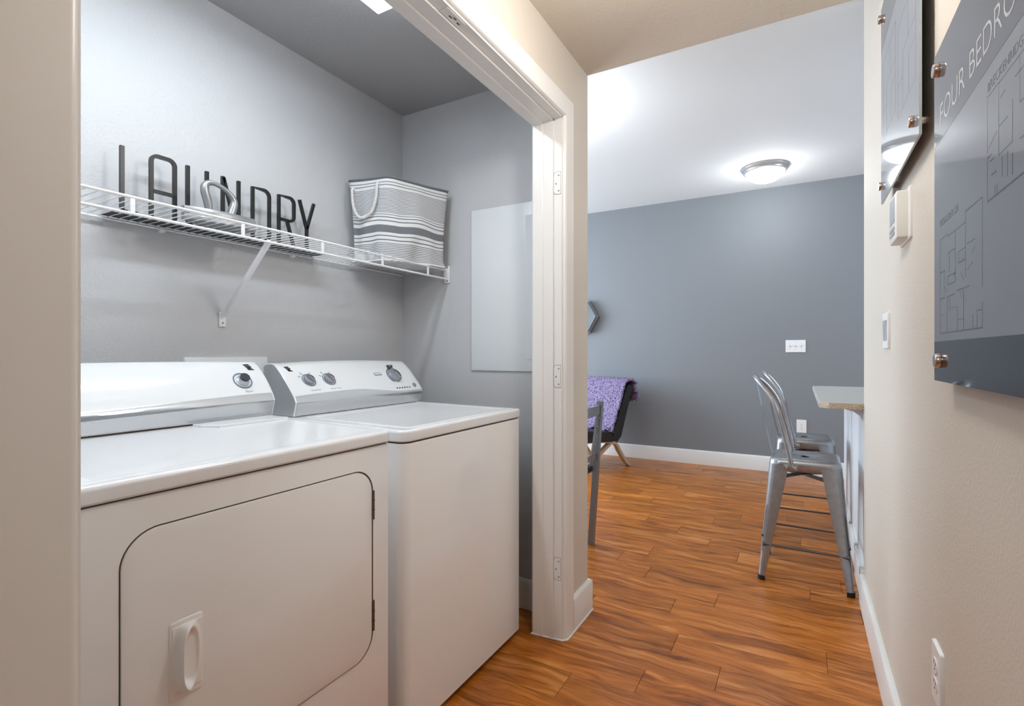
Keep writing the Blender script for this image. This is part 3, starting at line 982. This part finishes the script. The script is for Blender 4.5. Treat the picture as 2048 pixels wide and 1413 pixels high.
# ------------------------------------------------------------------ white panel on the closet side wall
ep = thing('electrical_panel', (-1.17, YC1, 1.05), 'flat white electrical panel cover on the grey closet side wall', 'panel')
def panel_y(name, yb, yf, x0, x1, z0, z1, m, parent, bev=.003):
    return box(name, x0, x1, yf, yb, z0, z1, m, parent, bev)
panel_y('cover', YC1, YC1 - .009, -1.351, -.985, 1.048, 1.798, 'panel_white', ep)
panel_y('panel_door', YC1 - .007, YC1 - .013, -1.06, -.995, 1.10, 1.74, 'panel_white', ep)
adopt(ep)

# ------------------------------------------------------------------ closet strip light
sl_ = thing('strip_light', (-1.225, .71, ZH), 'bright fluorescent strip light on the closet ceiling', 'ceiling light')
ya, yb_ = .12, 1.295
box('light_housing', -1.285, -1.165, ya, yb_, ZH - .03, ZH - .004, 'fixture_white', sl_, .003)
out = [(-1.268, ZH - .03), (-1.264, ZH - .055), (-1.258, ZH - .060), (-1.192, ZH - .060), (-1.186, ZH - .055), (-1.182, ZH - .03)]
v, f = loft([[(x, y, z) for x, z in out] for y in (ya + .004, yb_ - .004)])
obj('light_diffuser', v, f, 'strip_glow', sl_, 50)
adopt(sl_)
lo = area('closet_strip_glow', (-1.225, .71, ZH - .066), (0, 0, 0), .07, 1.16, P_CLOSET, (.82, .93, 1.0))

# ------------------------------------------------------------------ living room: dome light
def dome_light(x, y, z, label, power, col, r_=.10):
    dl = thing('dome_light', (x, y, z), label, 'ceiling light')
    T = Matrix.Translation((x, y, z)) @ Matrix.Rotation(PI, 4, 'X')
    lathe('lamp_ring', [(.185, 0), (.187, .010), (.180, .022), (.172, .028), (.168, .040), (.158, .046), (.150, .040)], T, 'lamp_ring', dl, 48)
    lathe('glass_dome', [(.152, .036), (.150, .046), (.138, .072), (.115, .096), (.085, .113), (.05, .124), (.012, .128), (.0001, .128)], T, 'dome_glow', dl, 48)
    lathe('finial', [(.004, .126), (.013, .129), (.013, .134), (.006, .140), (.0001, .141)], T, 'lamp_ring', dl, 20)
    adopt(dl)
    point('dome_light_bulb', (x, y, z - .24), power, col, r_)


dome_light(-.27, 4.84, ZL, 'round flush dome ceiling light with a silver ring', P_LIVING, (.95, .98, 1.0))
dome_light(-.29, 1.20, ZH, 'round flush dome ceiling light over the closet doorway', P_HALL, (1.0, .965, .925))
dome_light(-.29, -.85, ZH, 'added round flush dome ceiling light at the unseen near end of the hall', P_HALL * .4, (1.0, .965, .93))  # unseen second dome, added to brighten the near casing and appliance fronts
# pendant round the corner over the dining place
pd = thing('pendant_lamp', (-1.46, 2.95, ZL), 'white glass pendant lamp hanging over the dining place', 'ceiling light')
T = Matrix.Translation((-1.46, 2.95, ZL)) @ Matrix.Rotation(PI, 4, 'X')
lathe('canopy', [(.06, 0), (.06, .015), (.02, .03)], T, 'lamp_ring', pd, 24)
tube('stem', [(-1.46, 2.95, ZL - .02), (-1.46, 2.95, ZL - .45)], .007, 'lamp_ring', pd)
lathe('glass_bowl', [(.19, .42), (.185, .45), (.15, .51), (.09, .55), (.0001, .565)], T, 'dome_glow', pd, 32)
adopt(pd)
point('pendant_bulb', (-1.46, 2.95, ZL - .36), P_PENDANT, (.95, .98, 1.0), .08)

# ------------------------------------------------------------------ wall plates


def plate(name, cat, label, M, w_, h, kind, n=1):
    """M: local x along wall, y up, z out"""
    loc = M.translation
    t = thing(name, tuple(loc), label, cat)
    out = rrect(-w_ / 2, w_ / 2, -h / 2, h / 2, .004, 3)
    v, f = loft([[(x, y, 0) for x, y in out], [(x, y, .0045) for x, y in out], [(x * .97, y * .975, .0068) for x, y in out]])
    obj('cover_plate', xform(v, M), f, 'plate_white', t, 40)
    for i in range(n):
        ox = (i - (n - 1) / 2) * .046
        if kind == 'rocker':
            out = rrect(ox - .0165, ox + .0165, -.033, .033, .002, 2)
            v, f = loft([[(x, y, .006) for x, y in out], [(x, y, .0078 + .0016 * (y > 0)) for x, y in out]]); obj('rocker', xform(v, M), f, 'thermo_grey', t, 30)
        elif kind == 'switch':
            v, f = boxvf(ox - .005, ox + .005, -.012, .012, .0066, .0076); obj('switch_slot', xform(v, M), f, 'thermo_grey', t)
            v, f = loft([[(ox + a, b, .007) for a, b in ((-.004, -.007), (.004, -.007), (.004, .006), (-.004, .006))],
                         [(ox + a, b, .019) for a, b in ((-.003, .004), (.003, .004), (.003, .011), (-.003, .011))]])
            obj('toggle', xform(v, M), f, 'plate_white', t)
            for dy in (-.030, .030): lathe('plate_screw', [(.003, .0066), (.003, .0074), (.0001, .0076)], M @ Matrix.Translation((ox, dy, 0)), 'thermo_grey', t, 10)
        else:
            for dy in (-.0195, .0195):
                out = rrect(-.0170, .0170, dy - .0140, dy + .0140, .012, 4)
                v, f = loft([[(x, y, .006) for x, y in out], [(x, y, .0084) for x, y in out]])
                s_ = obj('socket', xform(v, M), f, 'plate_white', t, 30)
                for dx, hh in ((-.0065, .004), (.0065, .0034)):
                    v, f = boxvf(dx - .0011, dx + .0011, dy + .001, dy + .001 + 2 * hh, .0084, .0088); obj('socket_slot', xform(v, M), f, 'slot_dark', s_)
                v, f = lathevf([(.0026, .0084), (.0026, .0088)], 10); obj('ground_hole', xform(v, M @ Matrix.Translation((0, dy - .007, 0))), f, 'slot_dark', s_)
            lathe('plate_screw', [(.003, .0066), (.003, .0076), (.0001, .0078)], M, 'thermo_grey', t, 10)
    adopt(t); return t


Mb = lambda x, z: frame_to((x, YB, z), (0, -1, 0))
plate('light_switch', 'switch', 'white plate of three toggle switches on the slate wall', Mb(-.048, 1.194), .164, .114, 'switch', 3)
plate('power_outlet', 'outlet', 'white double power outlet low on the slate wall behind the stools', Mb(.000, .447), .080, .124, 'outlet')
Mr = lambda y, z: frame_to((XR, y, z), (-1, 0, 0))
plate('light_switch', 'switch', 'white switch plate on the right hall wall below the thermostat', Mr(2.05, 1.203), .118, .116, 'rocker', 2)
plate('power_outlet', 'outlet', 'white double power outlet low on the right hall wall', Mr(1.327, .475), .074, .118, 'outlet')

# ------------------------------------------------------------------ thermostat
th = thing('thermostat', (XR, 1.68, 1.48), 'cream white box thermostat below the smaller poster', 'thermostat')
panel_x('back_plate', XR, XR - .006, rrect(1.620, 1.775, 1.422, 1.558, .008, 3), 'thermo_white', th, .003)
panel_x('housing', XR - .004, XR - .030, rrect(1.645, 1.765, 1.428, 1.553, .006, 3), 'thermo_white', th, .004)
panel_x('display', XR - .029, XR - .0312, rrect(1.672, 1.748, 1.478, 1.545, .002, 2), 'thermo_grey', th)
for i in range(2): panel_x('button', XR - .029, XR - .032, rrect(1.672, 1.748, 1.445 + .013 * i, 1.453 + .013 * i, .002, 2), 'thermo_grey', th)
adopt(th)

# ------------------------------------------------------------------ acrylic floor plan posters
PX0, PX1 = .2165, .2215     # front face, back face


def poster(name, label, y_near, y_far, z0, z1, bands, standoffs):
    t = thing(name, (PX1, (y_near + y_far) / 2, z0), label, 'poster')
    pb = box('acrylic_panel', PX0, PX1, y_near, y_far, z0, z1, ['poster_edge', 'poster_body'], t)
    for p in pb.data.polygons:
        if abs(p.normal.x) > .9: p.material_index = 1
    for (a, b, m_) in bands:
        box('printed_band', PX0 - .0002, PX0 + .001, y_near, y_far, a, b, m_, t)
    for (y, z) in standoffs:
        s_ = tube('standoff', [(XR, y, z), (PX1, y, z)], .0085, 'chrome', t, n=16)
        lathe('standoff_cap', [(.0125, 0), (.0125, .0065), (.0112, .0085), (.0001, .0085)], frame_to((PX0 - .0005, y, z), (-1, 0, 0)), 'chrome', s_, 20)
    return t


Mp = lambda y, z: frame_to((PX0 - .0001, y, z), (-1, 0, 0))   # local x runs towards -y


def lines(name, parent, segs, y0, z0, w_, m):
    """drawn lines: segs of (u0, v0, u1, v1, weight); u to the right (-y), v up"""
    mb = MB()
    for (a, b, c, d_, k) in segs:
        p = Vector((a, b)); q = Vector((c, d_)); t = (q - p)
        if t.length < 1e-6: continue
        t.normalize(); n_ = Vector((-t.y, t.x)) * w_ * k * .5
        P = [p + n_, p - n_, q - n_, q + n_]
        vv = [(PX0 - h, y0 - s.x, z0 + s.y) for h in (.00002, .00016) for s in P]
        mb.add(vv, [[3, 2, 1, 0], [4, 5, 6, 7], [0, 1, 5, 4], [1, 2, 6, 5], [2, 3, 7, 6], [3, 0, 4, 7]])
    return mb.build(name, m, parent)


SF = 1.059
def zs_(z): return 1.13 + (z - 1.13) * SF
pA = poster('floor_plan_poster', 'large glossy grey poster titled four bedroom with floor plans, nearest on the right wall', .615, 1.221, zs_(1.082), zs_(1.650),
            [(zs_(1.489), zs_(1.650), 'poster_band'), (zs_(1.082), zs_(1.150), 'poster_foot')],
            [(1.121 * SF, zs_(1.615)), (1.109 * SF, zs_(1.117)), (.66, zs_(1.615)), (.66, zs_(1.117))])
text('title_word', 'FOUR', .058, Mp(1.113 * SF, zs_(1.512)) @ Matrix.Translation((0, 0, .00025)), 'poster_text', pA, width=.1575)
text('title_word', 'BEDROOM', .058, Mp(.940 * SF, zs_(1.512)) @ Matrix.Translation((0, 0, .00025)), 'poster_text', pA, width=.287)
text('plan_name', 'BOULDER D1', .0175, Mp(1.110 * SF, zs_(1.343)), 'poster_line', pA, width=.118)
text('plan_name', 'BRECKENRIDGE', .0185, Mp(.857 * SF, zs_(1.458)), 'poster_line', pA, width=.134)
# emblem above the title: three thin strokes meeting in a peak
lines('emblem', pA, [(0, 0, .012, .034, 1), (.012, .034, .030, .004, 1), (.010, .028, .010, -.022, .6), (.016, .036, .022, .048, .8)], .935, zs_(1.572), .0022, 'poster_text')
# floor plan one
w1, h1 = (1.109 - .878) * SF, (1.333 - 1.163) * SF
g = []
def S_(a, b, c, d_, k=1.0): g.append((a * w1, b * h1, c * w1, d_ * h1, k))
S_(0, 0, 0, .93); S_(0, .93, .22, .93); S_(.22, .93, .22, .91); S_(.22, .91, .66, .91, 1.4); S_(.66, .91, .66, 1.0); S_(.66, 1, 1, 1, 1.6); S_(1, 1, 1, .31); S_(1, .2, 1, 0); S_(0, 0, 1, 0, 2.2)
S_(.42, .91, .42, .50); S_(.66, .91, .66, .45); S_(.22, .75, .42, .75, 1.8); S_(0, .60, .14, .60, 1.6); S_(.22, .45, .42, .45, 1.8); S_(.22, .45, .22, .53); S_(.22, .53, .42, .53, 1.4); S_(.42, .45, .42, .54, 2)
S_(.5, .60, .66, .60, 1.8); S_(.5, .60, .5, .70, .7); S_(.5, .70, .66, .70, .7); S_(.70, .72, .86, .72, 1.4); S_(0, .34, .14, .34, 1.6); S_(.2, .34, .40, .34, 1.8); S_(.46, .36, .74, .36, 1.8)
S_(.20, 0, .20, .34); S_(.27, .2, .27, .34, .8); S_(.47, 0, .47, .22); S_(.62, 0, .62, .34, 1.4); S_(.47, .1, .62, .1, .8); S_(.30, .22, .45, .22, .7); S_(.82, 0, .82, .12, .8); S_(.9, 0, .9, .12, .8); S_(.88, .14, 1, .14, 1.2)
S_(.12, .6, .12, .36, .7); S_(.12, .45, .22, .38, .6); S_(.26, .75, .26, .56, .7); S_(.42, .56, .38, .50, .6); S_(.56, .50, .62, .43, .6); S_(.80, .62, .86, .66, .5); S_(.70, .50, .82, .55, .5); S_(.52, .36, .58, .28, .6); S_(0, .18, .10, .18, .6)
lines('floor_plan', pA, g, 1.109 * SF, zs_(1.163), .0010, 'poster_line')
# floor plan two
w1, h1 = .20 * SF, (1.453 - 1.321) * SF
g = []
S_(0, 0, 0, .42, 1.2); S_(0, 1, 0, .46, .8); S_(0, 1, .21, 1, 1.4); S_(.21, 1, .21, .34); S_(.21, .99, .9, .99, 1.4); S_(0, 0, .95, .0, 2.4); S_(.21, .34, .44, .34, 1.6); S_(.44, .34, .44, .70, 1.0); S_(.21, .60, .36, .60, 1.6)
S_(0, .42, .08, .42, 1.8); S_(.05, .36, .12, .36, 1.4); S_(.08, .22, .17, .22, 1.6); S_(.14, 0, .14, .10); S_(.18, 0, .18, .10); S_(.27, .12, .27, .30, .7); S_(.36, .08, .36, .30, .7); S_(.44, .06, .44, .24, 1.2); S_(.48, .86, .60, .86, 1.6)
S_(.55, .99, .55, .60); S_(.55, .60, .9, .60, 1.4); S_(.9, 1, .9, 0); S_(.70, .6, .70, .30); S_(.55, .30, .9, .30, 1.4); S_(.02, .5, .18, .58, .5); S_(.24, .84, .32, .86, .6)
lines('floor_plan', pA, g, .857 * SF, zs_(1.321), .0010, 'poster_line')
adopt(pA)
pB = poster('floor_plan_poster', 'second glossy grey floor plan poster, higher and farther along the right wall above the thermostat', 1.365, 1.955, zs_(1.568), zs_(2.140),
            [(zs_(2.012), zs_(2.140), 'poster_band')],
            [(1.838 * SF, zs_(2.110)), (1.828 * SF, zs_(1.617)), (1.349 * SF, zs_(1.617)), (1.349 * SF, zs_(2.110))])
w1, h1 = .22 * SF, .22 * SF
g = []
S_(0, 0, 0, 1); S_(0, 1, 1, 1, 1.4); S_(1, 1, 1, 0); S_(0, 0, 1, 0, 1.8); S_(.3, 0, .3, .6); S_(.3, .6, 1, .6, 1.2); S_(.6, .6, .6, 1); S_(0, .35, .3, .35); S_(.65, 0, .65, .4); S_(.65, .4, 1, .4)
lines('floor_plan', pB, g, 1.80 * SF, zs_(1.74), .0014, 'poster_line_pale')
lines('floor_plan', pB, [(a, b, c, d_, k) for a, b, c, d_, k in g], 1.545 * SF, zs_(1.70), .0014, 'poster_line_pale')
adopt(pB)

# ------------------------------------------------------------------ kitchen peninsula
pn = thing('kitchen_peninsula', (.5, 3.45, 0), 'white panelled kitchen peninsula base under the bar counter', 'peninsula')
box('core', .275, .40, YR + .001, 4.12, 0, .873, 'peninsula_white', pn)
for a, b, xf, xb_ in ((YR + .019, 3.120, .252, .233), (3.132, 3.560, .255, .240), (3.572, 4.135, .252, .243)):
    q_ = box('side_panel', xf, .28, a, b, 0, .873, 'peninsula_white', pn, .003)
    box('panel_base', xb_, .27, a, b - .004, 0, .138, 'trim_white', q_, .005)
for y_ in (2.90, 3.45, 3.98):
    pf = [(.253, .873), (.178, .873), (.180, .862), (.214, .852), (.240, .832), (.253, .805)]
    v, f = loft([[(x, y, z) for x, z in pf] for y in (y_, y_ + .035)]); obj('corbel', v, f, 'peninsula_white', pn, 30)
adopt(pn)
ct = thing('countertop', (.45, 3.45, .86), 'grey speckled stone bar counter with a clipped corner', 'countertop')
out = [(.072, 2.775), (.066, 2.80), (.066, 4.16), (.95, 4.16), (.95, 2.772), (.105, 2.772)]
out = [(.0675, 4.14), (.085, 4.158), (.95, 4.158), (.95, 2.772), (.110, 2.772), (.0720, 2.800)]
v, f = loft([[(x, y, z) for x, y in out] for z in (.874, .877, .896)] + [[(x + .003, y, .900) for x, y in out]])
o = obj('slab', v, f, ['countertop', 'counter_edge'], ct, 30)
for p in o.data.polygons:
    if p.normal.y < -.6: p.material_index = 1
adopt(ct)

# ------------------------------------------------------------------ bar stools


def make_stool():
    t = thing('bar_stool', (0, 0, 0), 'nearest silver metal bar stool at the counter, with a hooped back', 'bar stool', 'silver stools at the counter')
    # seat: faces +x, back at -x; local origin under the seat centre
    SW, ZS = .150, .604
    def rg(h, r, z): return [(x, y, z) for x, y in rrect(-h, h, -h, h, r, 6)]
    hole = [(.018 * math.cos(2 * PI * i / 28 + PI / 28) * 1.0, .030 * math.sin(2 * PI * i / 28 + PI / 28), ZS - .004) for i in range(28)]
    rings = [rg(SW + .008, .052, ZS - .058), rg(SW + .006, .050, ZS - .034), rg(SW + .007, .050, ZS - .032), rg(SW + .003, .048, ZS - .012),
             rg(SW - .004, .044, ZS - .003), rg(SW - .014, .040, ZS), rg(SW - .05, .035, ZS - .004)]
    def ho(k, z):
        o = []
        for x, y, _ in rg(.10, .099, 0):
            L = math.hypot(x, y) or 1; o.append((x / L * .019 * k, y / L * .030 * k, z))
        return o
    rings += [ho(1.15, ZS - .0045), ho(1.0, ZS - .006), ho(1.0, ZS - .018)]
    v, f = loft(rings, cap0=False, cap1=False)
    seat = obj('seat', v, f, 'steel', t, 40)
    sm = seat.modifiers.new('sheet', 'SOLIDIFY'); sm.thickness = .002; sm.offset = -1
    lathe('seat_hole', [(.034, ZS - .030), (.034, ZS - .028)], Matrix.Identity(4), 'hole_dark', seat, 20)
    LEGT = ((.575, .156, .088), (.45, .166, .076), (.25, .182, .054), (.08, .196, .036), (.012, .2015, .031))
    def leg_c(z):
        for (za, ca, _), (zb_, cb_, _) in zip(LEGT, LEGT[1:]):
            if zb_ <= z <= za: return ca + (cb_ - ca) * (za - z) / (za - zb_)
        return .2015
    # legs: rounded angle section tapering down and out
    for sx in (-1, 1):
        for sy in (-1, 1):
            rgs = []
            for z, cx, w_ in LEGT:
                r_ = .030 * w_ / .088 + .006; th_ = .0025
                o = [(0, -w_)] + [(0, -r_)]
                for a in (30, 60): o.append((-r_ + r_ * math.cos(R(a)), -r_ + r_ * math.sin(R(a))))
                o += [(-r_, 0), (-w_, 0)]
                i_ = [(-w_, -th_), (-r_, -th_)]
                for a in (60, 30): i_.append((-r_ + (r_ - th_) * math.cos(R(a)), -r_ + (r_ - th_) * math.sin(R(a))))
                i_ += [(-th_, -r_), (-th_, -w_)]
                rgs.append([(sx * (cx + p[0]), sy * (cx + p[1]), z) for p in o + i_])
            v, f = loft(rgs); lg = obj('leg', v, f, 'steel', t, 45)
            # pressed slot along the rounded corner of the lower leg
            for nm, hw_, pr_, zt_, zb_, m_ in (('slot_rim', .0065, .0008, .372, .135, 'steel'), ('slot_recess', .0032, .0013, .366, .141, 'steel_dark')):
                rgs = []
                for i in range(9):
                    z = zt_ + (zb_ - zt_) * i / 8; c_ = leg_c(z); w_ = .031 + (z - .012) * (.057 / .563); r_ = .030 * w_ / .088 + .006
                    k_ = c_ - r_ * (1 - .7071); w2 = hw_ * (.4 if i in (0, 8) else 1) * .7071
                    q4 = [(k_ - .002 + a * w2 + e, k_ - .002 - a * w2 + e) for a, e in ((-1, 0), (-1, .002 + pr_ * .7), (1, .002 + pr_ * .7), (1, 0))]
                    rgs.append([(sx * a, sy * b, z) for a, b in q4])
                v, f = loft(rgs); obj(nm, v, f, m_, lg)
            fo = [(sx * (.2025 + a), sy * (.2025 + b)) for a, b in ((.001, -.032), (.001, -.012), (-.004, -.004), (-.012, .001), (-.032, .001), (-.032, -.008), (-.014, -.010), (-.010, -.014), (-.008, -.032))]
            v, f = loft([[(x, y, z) for x, y in fo] for z in (0, .022)]); obj('rubber_foot', v, f, 'rubber', lg, 40)
    # rungs
    for sy in (-1, 1):
        y = sy * .183; tube('rung', [(-.180, y, .175), (-.150, y, .176), (.150, y, .176), (.180, y, .175)], [.011, .0055, .0055, .011], 'steel_dark', t, n=8)
        tube('rung', [(sy * .183, -.178, .215), (sy * .183, .178, .215)], .0055, 'steel_dark', t, n=8)
    # cross braces under the seat
    for s_ in (-1, 1):
        tube('cross_brace', [(-.150, -s_ * .150, .500), (0, 0, .512 + .004 * s_), (.150, s_ * .150, .500)], None, 'steel_dark', t, sq=(.009, .002))
    # hooped back
    hp_ = []
    side = [(-.055, -.158, .566), (-.066, -.159, .625), (-.098, -.152, .76), (-.134, -.140, .875), (-.176, -.116, .945), (-.214, -.078, .988), (-.230, -.036, 1.002), (-.232, 0, 1.004)]
    full = side + [(x, -y, z) for x, y, z in side[-2::-1]]
    tube('back_hoop', catmull(full, 5), .0105, 'steel', t, n=10)
    for s_ in (-1, 1):
        b_ = box('hoop_bracket', -.092, -.030, s_ * .157 - .004, s_ * .157 + .004, .552, .578, 'steel', t, .002)
        for x in (-.078, -.044): lathe('bolt', [(.005, 0), (.005, .003), (.0001, .005)], frame_to((x, s_ * .161, .566), (0, s_, 0)), 'chrome', b_, 10)
    # centre splat, narrow pressed strip
    mid = catmull([(-.230, 0, .998), (-.214, 0, .93), (-.190, 0, .80), (-.168, 0, .69), (-.150, 0, .612), (-.140, 0, .590)], 4)
    hwid = [.028 + .014 * (i / (len(mid) - 1)) for i in range(len(mid))]
    rgs = []
    for (x, y, z), w_ in zip(mid, hwid):
        rgs.append([(x - .0015, -w_, z), (x + .004, -w_ * .55, z), (x + .0055, 0, z), (x + .004, w_ * .55, z), (x - .0015, w_, z),
                    (x - .0035, w_, z), (x + .0015, w_ * .55, z), (x + .003, 0, z), (x + .0015, -w_ * .55, z), (x - .0035, -w_, z)])
    v, f = loft(rgs); obj('back_splat', v, f, 'steel', t, 50)
    return t


st1 = make_stool()
st2 = copy_tree(st1)
st1.location = (.016, 3.020, 0); st1.rotation_euler = (0, 0, R(-1.0))
st2.location = (.016, 3.735, 0); st2.rotation_euler = (0, 0, R(2.0))
st2['label'] = 'farther silver metal bar stool at the counter, half hidden behind the nearest one'

# ------------------------------------------------------------------ grey dining chair by the wall end
dcx, dcy = -1.045, 2.635
ch = thing('dining_chair', (-1.27, 2.62, 0), 'grey metal dining chair mostly hidden behind the end of the closet wall', 'chair')
for s_ in (-1, 1):
    y = dcy + s_ * .215
    tube('back_post', [(-1.082, y + .005 * s_, 0), (-1.050, y, .45), (-1.040, y, .62), (-1.024, y, .848)], None, 'grey_frame', ch, sq=(.015, .019))
    tube('front_leg', [(-1.49, y, 0), (-1.47, y, .44)], None, 'grey_frame', ch, sq=(.012, .012))
    box('side_rail', -1.47, -1.10, y - .010, y + .010, .405, .435, 'grey_frame', ch, .002)
rail = catmull([(-1.032, dcy + .213, .800), (-1.002, dcy + .1, .806), (-.992, dcy, .808), (-1.002, dcy - .1, .806), (-1.032, dcy - .213, .800)], 4)
tube('top_rail', rail, None, 'grey_frame', ch, sq=(.026, .006))
tube('lower_rail', [(-1.046, dcy + .213, .53), (-1.046, dcy - .213, .53)], None, 'grey_frame', ch, sq=(.016, .006))
for s_ in (-1, 1):
    cb = tube('side_slat', [(-1.046, dcy + s_ * .120, .49), (-1.036, dcy + s_ * .155, .64), (-1.028, dcy + s_ * .186, .79)], None, 'grey_frame', ch, sq=(.005, .014))
    for i in range(5):
        q = i / 4
        lathe('stud', [(.007, 0), (.0065, .003), (.0001, .005)], frame_to((-1.041 + .014 * q + .006, dcy + s_ * (.136 + .045 * q), .552 + .205 * q), (1, 0, 0)), 'chrome', cb, 10)
rbox('seat', -1.50, -1.065, dcy - .225, dcy + .225, .435, .470, .03, .010, 'leather_black', ch)
adopt(ch)

# ------------------------------------------------------------------ black lounge chair with lilac throw
lc = thing('lounge_chair', (-1.95, 4.95, 0), 'low black lounge chair with curved wooden legs by the slate wall', 'chair')
FD = Vector((-.471, -.882, 0)); SD = Vector((.882, -.471, 0))        # facing and its side
LO = Vector((-1.855, 4.965, 0))
def lp(a, b, z): q = LO + FD * a + SD * b; return (q.x, q.y, z)
def slab(name, prof, b0, b1, m_, parent, ins=.012):
    rgs = []
    for b, k in ((b0, ins), (b0 + ins, 0), (b1 - ins, 0), (b1, ins)):
        c = Vector((sum(p[0] for p in prof) / len(prof), sum(p[1] for p in prof) / len(prof)))
        r_ = []
        for p in prof:
            q = Vector(p); d_ = (c - q); q = q + d_.normalized() * k; r_.append(lp(q.x, b, q.y))
        rgs.append(r_)
    v, f = loft(rgs); return obj(name, v, f, m_, parent, 40)
bz = [(-.255, .800), (-.205, .830), (-.170, .800), (.02, .33), (.03, .27), (-.04, .245), (-.095, .30)]
slab('back_cushion', bz, -.30, .30, 'leather_black', lc)
slab('seat_cushion', [(.00, .26), (.02, .36), (.55, .41), (.60, .38), (.60, .31), (.55, .29)], -.30, .30, 'leather_black', lc)
for b in (-.27, .27):
    pa = catmull([(-.225, 0), (-.175, .035), (-.09, .15), (-.02, .235), (.20, .27), (.50, .275)], 5)
    pb2 = catmull([(.42, 0), (.32, .05), (.14, .16), (-.01, .27), (-.05, .34)], 5)
    tube('bent_leg', [lp(a, b, z + .012) for a, z in pa], None, 'bentwood', lc, sq=(.013, .026))
    tube('bent_leg', [lp(a, b * .98, z + .012) for a, z in pb2], None, 'bentwood', lc, sq=(.013, .026))
adopt(lc)
# throw: sheet laid over the back, chunky knit bumps
tw = thing('throw_blanket', (-1.9, 5.0, .3), 'lilac chunky knit throw draped over the black lounge chair', 'blanket')
path = catmull([(-.300, .640), (-.312, .735), (-.292, .812), (-.225, .856), (-.160, .835), (-.120, .755), (-.065, .60), (-.005, .45), (.022, .37)], 9)
nb = 64; vv = []; ff = []
for i, (a, z) in enumerate(path):
    for j in range(nb + 1):
        b = -.36 + .672 * j / nb
        bump = .008 * math.sin(i * 2.2 + j * .7) * math.sin(j * 1.9 - i * .5) + .009 * random.random()
        edge = .02 * (j / nb > .97) + 0
        q0 = path[max(i - 1, 0)]; q1 = path[min(i + 1, len(path) - 1)]
        d_ = Vector((q1[0] - q0[0], q1[1] - q0[1])).normalized(); n_ = Vector((-d_.y, d_.x))
        if n_.dot(Vector((0, 1)) + Vector((.6, 0))) < 0: n_ = -n_
        if z < .75 and a < -.25: n_ = Vector((-1, 0))
        zz = z + (.02 * math.sin(j * .35) if i in (0, 1, len(path) - 1, len(path) - 2) else 0)
        p = lp(a + n_.x * (bump + .012), b, zz + n_.y * (bump + .012)); vv.append(p)
for i in range(len(path) - 1):
    for j in range(nb):
        a = i * (nb + 1) + j; ff.append([a, a + 1, a + nb + 2, a + nb + 1])
o = obj('knit_sheet', vv, ff, 'throw_lilac', tw, 80)
sm = o.modifiers.new('thick', 'SOLIDIFY'); sm.thickness = .018; sm.offset = -1
adopt(tw)

# ------------------------------------------------------------------ hexagonal wall frame
hx = thing('hexagon_shelf', (-2.16, YB, 1.35), 'grey hexagonal wall shelf cut off by the closet wall end', 'shelf')
def hexring(r_, y): return [(-2.165 + r_ * math.cos(R(60 * i)), y, 1.534 + r_ * math.sin(R(60 * i))) for i in range(6)]
for nm, r0, r1, y0_, y1_ in (('outer_frame', .206, .190, YB - .001, YB - .075), ('inner_frame', .189, .180, YB - .001, YB - .095)):
    v, f = loft([hexring(r0, y0_), hexring(r0, y1_), hexring(r1, y1_), hexring(r1, y0_), hexring(r0, y0_)], cap0=False, cap1=False)
    obj(nm, v, f, 'hex_frame', hx)
adopt(hx)
